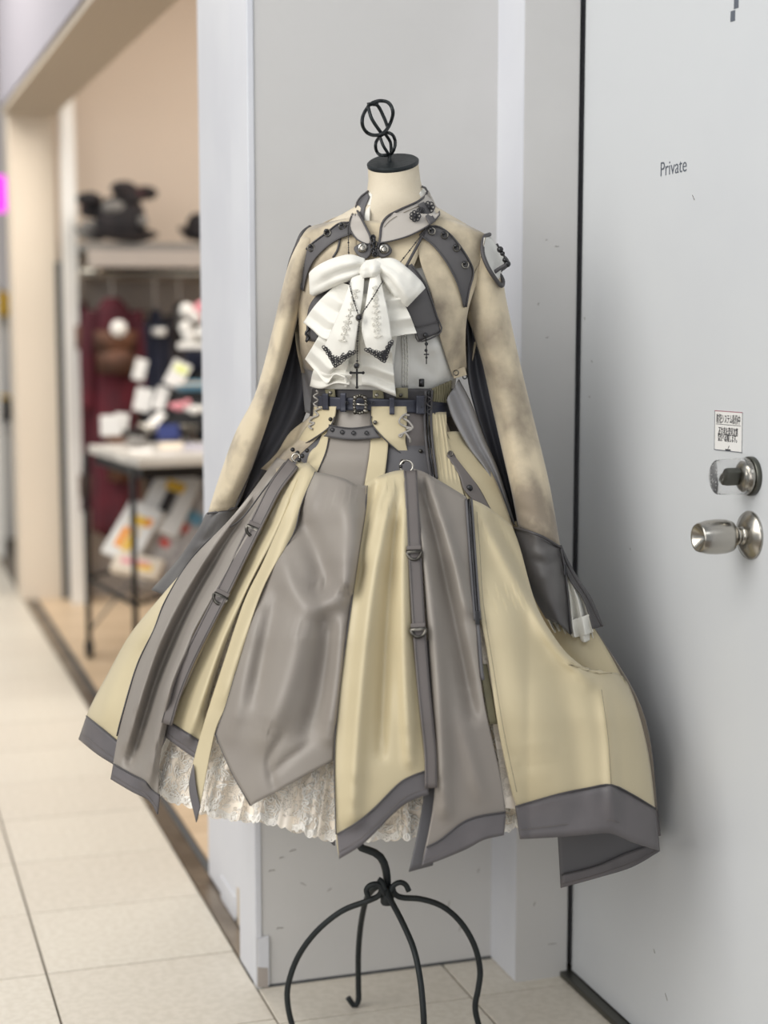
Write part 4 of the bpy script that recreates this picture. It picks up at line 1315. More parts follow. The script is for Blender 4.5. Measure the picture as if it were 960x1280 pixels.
# strap end with a slider at the front edge
sl = obox('strap_slider', P(574, 466, dome(BODY, 574, 466) - .012), (RT * .9 + UP * .25) * .012, (UP * .9 - RT * .25) * .0075, FH * .002, 'suede', fR, .0012)
ring_at('strap_slider', 'old_silver', fR, 570, 466, dome(BODY, 570, 466) - .016, 3.2, .001, 12)
ring_at('strap_slider', 'gunmetal', fR, 581, 471, dome(BODY, 581, 471) - .012, 2.6, .001, 12)

# shoulder cut-outs
co = tube('shoulder_trim', cr([tuple(P(x, y, D0 - dd)) for x, y, dd in ((612, 293, .02), (605, 297, .046), (603, 314, .064), (608, 330, .070), (616, 344, .068), (626, 357, .052), (629, 353, .038), (626, 345, .030), (622, 341, .03), (634, 331, .016), (633, 325, .012), (627, 318, .010), (620, 305, .010))], 70), 0.0036, 'piping', jk, 8)
cloth('shoulder_inset', 'blouse', jk, [(606, 297), (605, 314), (611, 332), (622, 350)], [(613, 296), (622, 309), (630, 324), (627, 345)], nu=10, nv=14, wr=0.003, ws=30, dfun=lambda u, v, x, y: D0 - .062 + .04 * u)
line('inset_strap', 'piping', co, [(617, 341), (624, 336), (633, 331)], 0.0036, dfun=lambda x, y: D0 - .055, off=0)
for (x, y, r) in ((625, 312, 4), (628, 317, 3), (631, 325, 3.2), (634, 330, 4.2)):
    stud('inset_buckle', 'gunmetal', co, x, y, D0 - .045, r, .010)
tube('shoulder_trim', cr([tuple(P(x, y, D0 - dd)) for x, y, dd in ((388, 284, .0), (378, 292, .012), (371, 308, .012), (364, 326, .004), (361, 340, .0), (364, 334, -.012), (372, 316, -.014))], 40), 0.0042, 'piping', jk, 8)

# ------------------------------------------------------------------ jabot
jc = P(462, 335, 2.62)
jb_ = thing('jabot', 'large white bow jabot with tiered ruffles and black lace tipped tails', 'bow', (jc.x, jc.y, jc.z))


def jd(x, y, o):
    return dome(BODY, x, y) - o


cloth('backing', 'jabot', jb_, [(412, 368), (404, 420), (402, 486)], [(500, 366), (496, 420), (488, 488)], base=BODY, off=0.012, nu=12, nv=16)
ruffle('ruffle', 'jabot', jb_, [(424, 352), (396, 379), (379, 403)], [(446, 360), (444, 400), (436, 428)], [(379, 403), (390, 412), (404, 424), (420, 424), (436, 428)], base=BODY, off=0.034, n=3.2, amp=.006, along='v', ph=1)
ruffle('ruffle', 'jabot', jb_, [(404, 410), (396, 424), (381, 449)], [(440, 415), (438, 440), (432, 470)], [(381, 449), (394, 464), (408, 479), (418, 468), (432, 472)], base=BODY, off=0.026, n=3.2, amp=.006, along='v')
ruffle('ruffle', 'jabot', jb_, [(400, 448), (392, 462), (387, 483)], [(440, 455), (440, 470), (436, 484)], [(387, 483), (402, 486), (420, 480), (436, 482)], base=BODY, off=0.019, n=2, amp=.005, along='v', ph=2)
ruffle('ruffle', 'jabot', jb_, [(478, 352), (480, 390), (488, 422)], [(486, 352), (508, 385), (521, 416)], [(488, 422), (505, 418), (521, 416)], base=BODY, off=0.032, n=3.2, amp=.005, along='v')
ruffle('ruffle', 'jabot', jb_, [(452, 405), (450, 440), (452, 482)], [(488, 415), (491, 450), (495, 496)], [(452, 482), (466, 484), (480, 490), (495, 496)], base=BODY, off=0.024, n=3.2, amp=.006, along='v', ph=1.5)
ruffle('ruffle', 'jabot', jb_, [(432, 400), (428, 440), (430, 484)], [(456, 400), (456, 440), (455, 482)], None, base=BODY, off=0.016, n=1.5, amp=.004, along='u')
# tails
tl = []
for (L_, R_, B_) in (([(440, 346), (426, 385), (411, 420), (405, 434)], [(456, 342), (453, 375), (447, 410), (443, 440)], [(405, 434), (419, 457), (443, 440)]),
                     ([(463, 342), (457, 380), (452, 410), (458, 437)], [(474, 338), (480, 368), (486, 395), (490, 427)], [(458, 437), (480, 451), (490, 427)])):
    G_B = [B_[0], ((B_[0][0] + B_[1][0]) / 2, (B_[0][1] + B_[1][1]) / 2), B_[1], ((B_[2][0] + B_[1][0]) / 2, (B_[2][1] + B_[1][1]) / 2), B_[2]]
    t_ = cloth('tail', 'jabot', jb_, L_, R_, None, G_B, base=BODY, off=0.058, nu=22, nv=30, wr=0.003, ws=24, bulge=.004)
    lq, rq = cr(L_, 24), cr(R_, 24)
    es = []
    for i in range(5, 22):
        for (f, ph) in ((.42, 0), (.52, 1), (.62, 0)):
            if (i + ph) % 2 == 0 and f != .52:
                continue
            x, y = lq[i][0] + (rq[i][0] - lq[i][0]) * f, lq[i][1] + (rq[i][1] - lq[i][1]) * f
            c = P(x, y, jd(x, y, .0600 + .004 * (1 - (2 * f - 1) ** 2)))
            an = i * 1.9 + ph
            es.append(tube_mesh([c + (RT * math.cos(an) * math.cos(k * PI / 4) + UP * math.sin(an + .6) * math.sin(k * PI / 4)) * .0026 for k in range(8)], 0.0008, 4, closed=True))
    put('embroidery', join(es), 'embroidery', t_)
    ps = []
    rnd = random.Random(3)
    for a, b, sgn in ((B_[0], B_[1], -1), (B_[1], B_[2], 1)):
        n = 9
        for i in range(n + 1):
            t = i / n
            x, y = a[0] + (b[0] - a[0]) * t, a[1] + (b[1] - a[1]) * t
            for q in range(1 + int(3 * (t if sgn < 0 else 1 - t) ** 1.0 + .4)):
                yy = y - q * 3.0
                xx = x + rnd.uniform(-.8, .8)
                c = P(xx, yy, jd(xx, yy, .0625))
                rr = rnd.uniform(1.3, 2.2) * .00132
                ps.append(tube_mesh([c + (RT * math.cos(k * PI / 4) + UP * math.sin(k * PI / 4)) * rr for k in range(8)], 0.0008, 4, closed=True))
    put('lace_tip', join(ps), 'black_lace', t_)
# bow loops and knot
loft('bow_loop', 'jabot', jb_, [((456, 323), (456, 343), jd(456, 333, .050), .010), ((438, 318), (441, 350), jd(438, 333, .050), .020), ((418, 322), (424, 356), jd(420, 338, .044), .026), ((400, 330), (405, 365), jd(402, 346, .038), .026), ((389, 338), (392, 370), jd(390, 355, .034), .018), ((386, 342), (387, 367), jd(387, 355, .030), .012)],
     seg=28, n=34, wr=0.004, ws=26, fl=gr(([(450, 334), (420, 344), (392, 358)], 4, -.008), ([(452, 328), (425, 330), (400, 340)], 4, .005), ([(446, 342), (420, 352)], 3, .004)), open_ends=False)
loft('bow_loop', 'jabot', jb_, [((470, 324), (474, 344), jd(472, 334, .052), .010), ((492, 323), (480, 354), jd(486, 338, .050), .020), ((512, 337), (492, 370), jd(502, 352, .044), .026), ((527, 352), (504, 381), jd(516, 366, .038), .022), ((532, 360), (509, 384), jd(521, 373, .034), .014)],
     seg=28, n=34, wr=0.004, ws=26, fl=gr(([(474, 332), (495, 350), (510, 372)], 4, .006), ([(476, 340), (490, 356), (502, 376)], 3, -.006), ([(478, 328), (505, 342), (528, 362)], 4, -.005)), open_ends=False)
loft('knot', 'jabot', jb_, [((455, 326), (476, 322), jd(465, 325, .050), .010), ((450, 333), (480, 330), jd(465, 332, .054), .020), ((449, 341), (479, 338), jd(465, 340, .053), .022), ((452, 348), (474, 345), jd(463, 346, .050), .014)],
     seg=24, n=16, wr=0.004, ws=60, open_ends=False, fl=gr(([(462, 326), (461, 346)], 2.5, -.004), ([(469, 326), (468, 344)], 2.5, .004)))

# ------------------------------------------------------------------ rosary
rc = P(450, 400, 2.58)
ro = thing('rosary_necklace', 'long black beaded rosary with a cross over the white bow', 'necklace', (rc.x, rc.y, rc.z))


def chain(name, pts, off, r=0.0011, gap=3.0, base=BODY):
    q = cr([(x, y) for x, y in pts], max(3, int(sum(math.dist(a, b) for a, b in zip(pts, pts[1:])) / gap)))
    ps = []
    pp = [P(x, y, dome(base, x, y) - off(i / (len(q) - 1))) for i, (x, y) in enumerate(q)]
    ps.append(tube_mesh(pp, 0.0006, 5))
    for i, p in enumerate(pp):
        rr = r * (1.5 if i % 4 == 0 else 1.0)
        u = (pp[min(i + 1, len(pp) - 1)] - pp[max(i - 1, 0)]).normalized()
        v, f = [], []
        a1 = u.orthogonal().normalized()
        a2 = u.cross(a1)
        for (h, k) in ((-1, .2), (-.5, .9), (.5, .9), (1, .2)):
            for s in range(6):
                v.append(p + u * h * rr * 1.3 + (a1 * math.cos(s * PI / 3) + a2 * math.sin(s * PI / 3)) * k * rr)
        for a in range(3):
            for s in range(6):
                f.append((a * 6 + s, a * 6 + (s + 1) % 6, a * 6 + 6 + (s + 1) % 6, a * 6 + 6 + s))
        ps.append((v, f))
    o = put(name, join(ps), 'bead', ro)
    return o


chain('bead_chain', [(435, 278), (435.5, 300), (436, 322)], lambda t: .018)
chain('bead_chain', [(534, 284), (516, 308), (497, 332)], lambda t: .018 + .02 * t)
chain('bead_chain', [(436, 352), (441, 372), (448, 394)], lambda t: .062 + .006 * t)
chain('bead_chain', [(478, 352), (466, 372), (451, 394)], lambda t: .068 + .004 * t)
chain('bead_chain', [(449, 402), (447, 425), (446.5, 454)], lambda t: .068 - .012 * t)
dm = jd(449, 397, .070)
stud('medal', 'gunmetal', ro, 449, 397, dm, 4.0, .003)
ring_at('medal_rim', 'old_silver', ro, 449, 397, dm - .002, 4.2, .0009, 16)
dm = jd(446, 457, .056)
stud('medal', 'gunmetal', ro, 446, 457, dm, 3.6, .003)
ring_at('medal_rim', 'old_silver', ro, 446, 457, dm - .002, 3.6, .0008, 14)
dm = jd(446, 470, .054)
cx_ = obox('cross', P(446.2, 473, dm), RT * .0016, UP * .0150, FH * .0014, 'black_metal', ro, .0005)
obox('cross_arm', P(446.2, 466, dm), RT * .0105, UP * .0016, FH * .0014, 'black_metal', cx_, .0005)
for (x, y) in ((438.5, 466), (454, 466), (446.2, 484)):
    sphere('cross_tip', P(x, y, dm), .0026, 'black_metal', cx_, 8)

# ------------------------------------------------------------------ corset and belt
wp = P(470, 520, 2.67)
cs = thing('corset', 'grey and beige corset with pointed flaps and cord lacing above the skirt', 'corset', (wp.x, wp.y, wp.z))
cloth('waistband', 'dark_twill', cs, [(390, 486), (389, 500), (388, 520)], [(566, 486), (567, 500), (566, 520)], base=BODY, off=0.002, nu=30, nv=8, wr=0.001)
cloth('back_panel', 'dark_twill', cs, [(389, 486), (388, 520), (374, 548)], [(567, 486), (566, 520), (590, 548)], base=BODY, back=True, off=0, nu=24, nv=10)
cloth('panel', 'satin_grey', cs, [(416, 506), (415, 520), (411, 545)], [(465, 506), (465, 520), (466, 545)], base=BODY, off=0.006, nu=14, nv=10, wr=0.001)
eb = cloth('eyelet_band', 'dark_twill', cs, [(411, 531), (409, 540), (405, 545)], [(466, 532), (470, 540), (476, 547)], [(411, 531), (438, 535), (466, 532)], [(405, 545), (438, 549), (476, 547)], base=BODY, off=0.023, nu=20, nv=6, wr=0.0005, th=0.003)
for (x, y) in ((415, 537), (427.5, 540), (441.5, 541), (458, 541)):
    ring_at('eyelet', 'gunmetal', eb, x, y, dome(BODY, x, y) - .0265, 2.1, .0010, 12)
line('band_edge', 'piping', eb, [(411, 531), (438, 535), (466, 532)], .0008, base=BODY, off=.026)
line('band_edge', 'piping', eb, [(405, 545), (438, 549), (476, 547)], .0008, base=BODY, off=.026)
fl1 = cloth('flap', 'satin_beige', cs, [(392, 508), (390, 522), (378, 540), (367, 560)], [(420, 508), (418, 521), (414, 531), (400, 543), (369, 562)], base=BODY, off=0.020, nu=12, nv=20, wr=0.001, th=0.0025)
fl2 = cloth('flap', 'satin_beige', cs, [(464, 508), (464, 520), (465, 531), (484, 552), (508, 573)], [(508, 508), (509, 520), (508, 540), (507, 552), (512, 573)], base=BODY, off=0.020, nu=14, nv=20, wr=0.001, th=0.0025)
line('flap_edge', 'piping', fl2, [(464, 520), (465, 531), (484, 552), (510, 574)], .0011, base=BODY, off=.0225)
line('flap_edge', 'piping', fl1, [(418, 521), (414, 531), (400, 543), (369, 562)], .0011, base=BODY, off=.0225)
cloth('side_panel', 'strap_grey', cs, [(507, 508), (509, 530), (507, 552), (511, 573)], [(531, 508), (532, 530), (532, 550), (533, 573)], base=BODY, off=0.014, nu=10, nv=16, wr=0.001)
# upper tabs
for q in (([(466, 486), (466, 498)], [(479, 488), (480, 499)]), ([(495, 485), (495, 497)], [(510, 485), (510, 498)]), ([(406, 487), (408, 497)], [(418, 486), (419, 497)])):
    cloth('tab', 'olive', cs, q[0], q[1], base=BODY, off=0.012, nu=6, nv=6, wr=0.0006)
for (x, y) in ((413, 491), (471, 494), (501, 494), (413, 524), (469, 528), (526, 564)):
    stud('rivet', 'old_silver', cs, x, y, dome(BODY, x, y) - .0235, 2.6, .003)
cloth('gathered_panel', 'olive', cs, [(540, 486), (539, 500), (536, 530), (540, 552)], [(564, 476), (563, 500), (556, 530), (562, 552)], base=BODY, off=0.012, nu=40, nv=14, wr=0.0006, ex=lambda u, v: .0022 * math.sin(u * 2 * PI * 8))
tube('busk_knob', [P(527, 474, dome(BODY, 527, 474) - .006), P(527, 483, dome(BODY, 527, 483) - .010)], 0.0048, 'gunmetal', cs)
# lacing cord
lz = [(508, 517), (502, 521), (499, 528), (506, 533), (515, 536), (505, 541), (499, 544), (501, 546), (506, 541), (512, 548), (513, 553)]
tube('lacing', cr([tuple(P(x, y, jd(x, y, .0255 + .003 * math.sin(i * 1.7)))) for i, (x, y) in enumerate(lz)], 60), .0017, 'cord', cs, 7)
lz = [(512, 519), (506, 519), (503, 522), (511, 527), (516, 535), (508, 536)]
tube('lacing', cr([tuple(P(x, y, jd(x, y, .0255 + .003 * math.cos(i * 1.9)))) for i, (x, y) in enumerate(lz)], 40), .0017, 'cord', cs, 7)
lz = [(401, 510), (394, 514), (398, 519), (391, 522), (387, 527), (393, 529), (386, 533), (390, 536)]
tube('lacing', cr([tuple(P(x, y, jd(x, y, .0255 + .003 * math.cos(i * 1.9)))) for i, (x, y) in enumerate(lz)], 50), .0017, 'cord', cs, 7)
for k, (a, r_, mt_) in enumerate((((532, 488), .0024, 'piping'), ((536, 488), .0018, 'gunmetal'), ((540, 488), .0024, 'piping'))):
    dx = a[0] - 536
    line('side_zip', mt_, cs, [(536 + dx, 488), (534.5 + dx, 515), (536 + dx, 548), (542 + dx, 598)], r_, base=BODY, off=0.020, dfun=lambda x, y: dome(BODY, x, y) if y < 540 else min(dome(BODY, x, 540), dome(SKIRT, x, y) - .004))
# twisted cord down the side
tube('side_lacing', [P(536 + 3 * math.sin(i * .9), 486 + i * 1.5, jd(537, 500, .022 + .002 * math.cos(i * .9))) for i in range(24)], .0014, 'piping', cs, 6)
tube('side_lacing', [P(395 + 3 * math.sin(i * .9), 488 + i * 1.4, jd(396, 500, .022 + .002 * math.cos(i * .9))) for i in range(18)], .0014, 'cord', cs, 6)

bt = thing('belt', 'dark blue-grey leather belt with an ornate silver buckle', 'belt', (wp.x, wp.y, wp.z + .02))
cloth('strap', 'belt', bt, [(397, 495), (397, 503), (398, 511)], [(539, 501), (539, 508), (539, 516)], [(397, 495), (420, 497), (450, 498), (500, 500), (539, 501)], [(398, 511), (420, 512), (450, 513), (500, 515), (539, 516)], base=BODY, off=0.019, nu=40, nv=6, wr=0.0008, th=0.004)
cloth('strap_end', 'belt_dark', bt, [(536, 502), (536, 510), (537, 518)], [(560, 504), (564, 511), (560, 521)], base=BODY, off=0.018, nu=8, nv=6, wr=0, th=0.004)
cloth('strap', 'belt_dark', bt, [(389, 497), (389, 511)], [(567, 500), (567, 516)], base=BODY, back=True, off=-0.012, nu=20, nv=4, wr=0)
for (x, y, w, h, mt_) in ((428.5, 503, 3.2, 11.5, 'belt'), (406, 502, 3.4, 10, 'belt'), (490, 507.5, 3.0, 10, 'belt'), (526, 506, 5.0, 11, 'belt')):
    cloth('keeper', mt_, bt, [(x - w, y - h), (x - w, y + h)], [(x + w, y - h), (x + w, y + h)], base=BODY, off=0.0255, nu=5, nv=8, wr=0, th=0.003)
for (x, y) in ((433.5, 503.5), (460, 504), (466, 504), (493, 506), (526, 508)):
    ring_at('hole', 'gunmetal', bt, x, y, dome(BODY, x, y) - .0245, 1.6, .0008, 10)
db = dome(BODY, 450, 506) - .030
bk = tube('buckle', [P(450 + 7.0 * math.copysign(abs(math.cos(a)) ** .6, math.cos(a)), 505.5 + 10.5 * math.copysign(abs(math.sin(a)) ** .6, math.sin(a)), db) for a in [2 * PI * i / 28 for i in range(28)]], .0026, 'old_silver', bt, 8, closed=True)
for i in range(16):
    a = 2 * PI * i / 16
    sphere('buckle_bead', P(450 + 7.6 * math.cos(a), 505.5 + 11 * math.sin(a), db - .002), .0027, 'old_silver', bk, 8)
for (x, y) in ((444, 497), (456, 497), (444, 515), (457, 514)):
    sphere('buckle_corner', P(x, y, db - .002), .0040, 'old_silver', bk, 8)
tube('prong', [P(444, 505, db - .002), P(450, 505.5, db - .004), P(458, 506, db - .002)], .0016, 'bright_metal', bk)


# ------------------------------------------------------------------ the shop behind
YB = 7.45            # rear wall of the shop
wr_ = struct(box('wall_shop_back', 0.705, YB, -0.01, 3.6, YB + 0.1, 3.0, 'shop_wall'))
box('lower_panel', 0.92, YB - 0.012, 0.0, 3.5, YB, 1.42, 'shop_low', wr_)
struct(box('wall_shop_side', 3.4, 3.1, -0.01, 3.5, YB, 3.0, 'shop_wall'))
struct(box('wall_shop_front', 1.19, 3.10, -0.01, 3.5, 3.20, 3.0, 'shop_wall'))
struct(box('ceiling', 0.66, 3.09, 2.92, 3.5, YB + 0.1, 3.0, 'shop_wall'))
hd = struct(box('header_beam', 0.665, 3.59, 2.13, 0.885, 7.40, 2.92, 'tan'))
box('header_fascia', 0.655, 3.59, 2.16, 0.667, 7.40, 2.92, 'fascia', hd)
plr = struct(box('pillar', 0.690, 7.38, -0.01, 0.880, 7.58, 3.0, 'cream'))
pst = struct(box('trim_3', 0.895, 7.22, -0.01, 0.950, 7.30, 2.92, 'white'))
box('post_gap', 0.872, 7.36, 0.0, 0.900, 7.40, 1.5, 'dark_gap', pst)
# corridor beyond the pillar
fw_ = struct(box('wall_far', -2.6, 10.9, -0.01, 2.2, 11.0, 5.0, 'white'))
struct(box('ceiling_far', -2.6, 7.6, 3.2, 2.2, 10.95, 3.3, 'shop_low'))
cp = struct(box('trim_4', 0.60, 8.8, -0.01, 0.74, 9.0, 3.2, 'white'))


def at_y(x, y, Y):
    r = P(x, y, 3) - EYE
    return EYE + r * ((Y - EYE.y) / r.y)


def pt(x, y, d):
    return P(x, y, d)


# far stall behind the pillar
a = at_y(2, 560, 9.6)
ct = thing('display_counter', 'white display counter in the stall beyond the cream pillar', 'counter', (a.x, a.y, 0))
box('counter_body', a.x - .5, 9.4, 0.0, a.x + .10, 9.9, 0.62, 'white', ct, 0.01)
box('counter_top', a.x - .52, 9.38, 0.62, a.x + .12, 9.92, 0.66, 'paper', ct, 0.008)
a = at_y(4, 242, 9.5)
sg = thing('lit_sign', 'glowing magenta sign high beyond the cream pillar', 'sign', a)
box('lightbox', a.x - .30, a.y, a.z - .10, a.x + .03, a.y + .06, a.z + .10, 'magenta', sg, 0.01)
box('sign_bracket', a.x - .14, a.y + .02, a.z + .10, a.x - .11, a.y + .05, 3.2, 'black_metal', sg)
a = at_y(3, 380, 9.6)
yb_ = thing('yellow_bag', 'yellow bag on the pale upright panel beyond the pillar', 'bag', a)
put('body', box_mesh(a.x - .14, a.y - .05, a.z - .07, a.x + .05, a.y + .05, a.z + .07, 0.03), 'yellow', yb_)
tube('handle', [Vector((a.x - .09, a.y, a.z + .06)), Vector((a.x - .05, a.y, a.z + .13)), Vector((a.x, a.y, a.z + .06))], .006, 'brown', yb_)
pn = thing('upright_board', 'white upright display board on the counter beyond the pillar', 'panel', (a.x - .2, 9.62, 0.66))
box('board', a.x - .45, 9.66, 0.72, a.x + .06, 9.69, 1.26, 'paper', pn)
box('foot', a.x - .40, 9.60, 0.66, a.x + .04, 9.74, 0.72, 'white', pn)
a = at_y(6, 482, 9.42)
gb = thing('basket', 'grey lumpy basket on the counter edge beyond the pillar', 'basket', (a.x, a.y, .66))
lathe('bowl', Vector((a.x - .05, 9.46, .665)), (0, 0, 1), [(0, .08), (.10, .11), (.13, .115), (.13, .10), (.03, .07)], 'greycloth', gb, 16)
for i in range(5):
    sphere('roll', Vector((a.x - .05 + .05 * math.cos(i * 1.3), 9.46 + .05 * math.sin(i * 1.3), .78)), .04, 'blackcloth' if i % 2 else 'yellow', gb, 8)

# shelf with hats
zs = at_y(150, 305, 7.1).z
shf = thing('wall_shelf', 'pale grey wall shelf with a hanging rail at the rear of the shop', 'shelf', (1.4, YB - .2, zs))
box('board', 0.955, YB - .52, zs - .035, 2.6, YB - .012, zs, 'greycloth', shf, .004)
box('fascia', 0.955, YB - .525, zs - .10, 2.6, YB - .505, zs - .03, 'shop_low', shf)
for x in (1.0, 1.75, 2.5):
    box('bracket', x, YB - .5, zs - .14, x + .02, YB - .012, zs - .035, 'steel', shf)
zr = at_y(180, 341, 7.1).z
tube('rail', [Vector((0.95, YB - .33, zr)), Vector((2.6, YB - .33, zr))], .016, 'steel', shf, 12)


def hat(loc, r, mt, label, band, flower):
    t = thing('hat', label, 'hat', loc, 'hats on the shelf')
    lathe('crown', Vector(loc), (0.05, -0.1, 1), [(0.02, r * .70), (r * .6, r * .72), (r * 1.0, r * .64), (r * 1.25, r * .46), (r * 1.3, .01)], mt, t, 22)
    b = lathe('brim', Vector(loc), (0.1, -0.18, 1), [(0.018, r * .55), (0.03, r * .8), (0.055, r * 1.05), (0.062, r * 1.04), (0.026, r * .55)], mt, t, 26)
    lathe('band', Vector(loc), (0.05, -0.1, 1), [(0.03, r * .635), (0.065, r * .63)], band, t, 22)
    if flower:
        fl_ = Vector(loc) + Vector((r * .35, -r * .62, .09))
        for i in range(13):
            a_ = i * 2.4
            sphere('ruffle', Vector(loc) + Vector((r * (.2 + .75 * abs(math.sin(i * 1.3))) * math.cos(a_), r * .55 * math.sin(a_), .06 + r * (1.0 - .25 * math.cos(i)) * (.4 + .6 * (i % 3) / 2) )), r * .30, (mt, band, 'blackcloth', 'greycloth')[i % 4 if i < 9 else 0], t, 9, (1.3, 1, .7))
        for i in range(6):
            sphere('rosette', fl_ + Vector((.03 * math.cos(i), -.01 * i % 3, .03 * math.sin(i))), .025, flower, t, 8)
    return t


h1 = at_y(150, 303, 7.05)
hat((h1.x, h1.y, zs), .150, 'blackcloth', 'black and wine ruffled hat with pale rosettes on the shelf', 'burgundy', 'greycloth')
h2 = at_y(108, 303, 7.10)
hat((h2.x + .02, h2.y, zs), .075, 'greycloth', 'small grey hat beside the black ruffled hat on the shelf', 'white', None)
h3 = at_y(252, 303, 7.10)
hat((h3.x, h3.y, zs), .105, 'blackcloth', 'dark hat at the shelf end beside the white jamb', 'greycloth', None)


# clothes on the rail
def garment(x, w, ztop, zbot, mt, label, trim=None, flare=1.0, y=None, tag_=None, waist=None):
    y = YB - .33 if y is None else y
    t = thing('hanging_garment', label, 'clothes', (x, y, zr), 'clothes on the rear rail')
    n, seg = 22, 30
    V, Fs = [], []
    for i in range(n + 1):
        v = i / n
        z = ztop + (zbot - ztop) * v
        hw = w * (0.30 + 0.70 * min(1, v * 9) ** .6) * (1 - .12 * math.sin(min(1, v * 2.2) * PI)) * (1 + (flare - 1) * v)
        dp = .07 + .05 * v
        for s in range(seg):
            a = 2 * PI * s / seg
            f = 1 + .10 * v * math.sin(a * 7 + x * 9) + .05 * v * math.sin(a * 11)
            V.append(Vector((x + hw * math.cos(a) * f, y - dp * math.sin(a) * f, z + (.02 * math.sin(a * 5) if i == n else 0))))
    for i in range(n):
        for s in range(seg):
            Fs.append((i * seg + s, i * seg + (s + 1) % seg, (i + 1) * seg + (s + 1) % seg, (i + 1) * seg + s))
    Fs.append(tuple(range(seg - 1, -1, -1)))
    Fs.append(tuple(n * seg + s for s in range(seg)))
    put('body', mesh_from(V, Fs), mt, t)
    for s in (-1, 1):
        pp = [Vector((x + s * w * .9, y, ztop - .06)), Vector((x + s * w * 1.12, y - .02, ztop - .25)), Vector((x + s * w * 1.16, y - .03, ztop - .48))]
        tube('sleeve', cr([tuple(p) for p in pp], 14), .038, mt, t, 12, taper=lambda q: 1.1 - .3 * q)
    tube('hanger', cr([(x, y, ztop - .01), (x, y, zr - .02), (x + .02, y, zr + .028), (x - .005, y, zr + .034), (x - .02, y, zr + .015)], 16), .004, 'steel', t)
    if trim:
        for (dz, hh, ww) in trim[1:]:
            V, Fs = [], []
            for i in range(13):
                a = PI * (.12 + .76 * i / 12)
                for zz in (0, hh):
                    V.append(Vector((x + w * ww * math.cos(a), y - .125 * math.sin(a) - .02, ztop - dz - zz)))
            for i in range(12):
                Fs.append((2 * i, 2 * i + 1, 2 * i + 3, 2 * i + 2))
            o_ = put('trim_band', mesh_from(V, Fs), trim[0], t)
            s_ = o_.modifiers.new('t', 'SOLIDIFY')
            s_.thickness = .01
    if tag_:
        lathe('tag', Vector((x + tag_[0], y - .16, ztop - tag_[1])), (0, -1, 0), [(0, .035), (.006, .034)], 'white', t, 16)
    return t


def gx(x, y=500):
    return at_y(x, y, YB - .33).x


zt = at_y(150, 372, YB - .33).z
garment(gx(143), .10, zt, at_y(150, 662, YB - .33).z, 'burgundy', 'long wine red dress with brown corset bands and a round white tag', ('brown', (.14, .08, .9), (.22, .10, .80), (.52, .26, .45)), 1.05, tag_=(0.0, .13))
garment(gx(112), .04, zt - .02, at_y(100, 640, YB - .33).z, 'burgundy', 'narrow dark red coat with brown collar beside the white post', ('brown', (.10, .10, .9), (.75, .10, .9)), 1.0, y=YB - .15)
garment(gx(196), .04, zt - .05, at_y(190, 640, YB - .33).z, 'navy', 'dark navy coat hanging behind the white cards', ('white', (.08, .03, .5)), 1.15)
garment(gx(226), .035, zt - .02, at_y(190, 640, YB - .33).z, 'blackcloth', 'black coat with grey collar hanging near the white jamb', ('greycloth', (.03, .08, .6)), 1.15)
garment(gx(256), .035, zt, at_y(190, 640, YB - .33).z, 'navy', 'navy dress partly covered by the white jamb', ('white', (.04, .10, .7)), 1.2)
lo_ = box('hem_board', 0.96, YB - .06, 0.0, 2.6, YB - .013, 0.10, 'shop_low', wr_)

# display table with castors
ZT = 0.80
A = onfloor(110, 556, ZT)
B = onfloor(172, 574, ZT)
ex_ = (B - A)
dirx = ex_.normalized()
diry = Vector((-dirx.y, dirx.x, 0))
if diry.x < 0:
    diry = -diry
tc = A + ex_ * .5 + diry * .5
tb_ = thing('display_table', 'black legged display table on castors covered with white cards', 'table', (tc.x, tc.y, 0))
Cc, Dd = A + diry * 1.0, B + diry * 1.0
mid = (A + Dd) / 2
obox('table_top', Vector((mid.x, mid.y, ZT - .015)), ex_ / 2, diry * .5, (0, 0, .015), 'marble', tb_, .004)
obox('apron', Vector((mid.x, mid.y, ZT - .05)), ex_ * .47, diry * .48, (0, 0, .02), 'black_metal', tb_)
legs_at = [onfloor(112, 822), onfloor(207, 784), onfloor(112, 822) + (B - A) * .97]
legs_at.append(legs_at[2] + (legs_at[1] - legs_at[0]))
for (q) in legs_at:
    l_ = tube('leg', [Vector((q.x, q.y, .055)), Vector((q.x, q.y, ZT - .03))], .011, 'black_metal', tb_, 10)
    lathe('castor', Vector((q.x - .012, q.y, .026)), (1, 0, 0), [(0, .026), (.024, .026)], 'black_metal', l_, 16)
    lathe('castor_fork', Vector((q.x, q.y, .026)), (0, 0, 1), [(0, .018), (.03, .018), (.04, .010)], 'black_metal', l_, 10)
lx = [Vector((q.x, q.y, 0)) for q in legs_at]
for (i, j) in ((0, 1), (0, 2), (2, 3), (1, 3)):
    tube('stretcher', [lx[i] + Vector((0, 0, .30)), lx[j] + Vector((0, 0, .30))], .007, 'black_metal', tb_, 8)
tube('brace', [lx[0] + Vector((0, 0, .10)), lx[1] + Vector((0, 0, .36))], .005, 'greycloth', tb_, 8)
# wire shelf under the top
w0 = (lx[0] + lx[3]) / 2
for i in range(9):
    t = i / 8
    tube('shelf_wire', [lx[0] + (lx[1] - lx[0]) * t + Vector((0, 0, .31)), lx[2] + (lx[3] - lx[2]) * t + Vector((0, 0, .31))], .003, 'black_metal', tb_, 6)


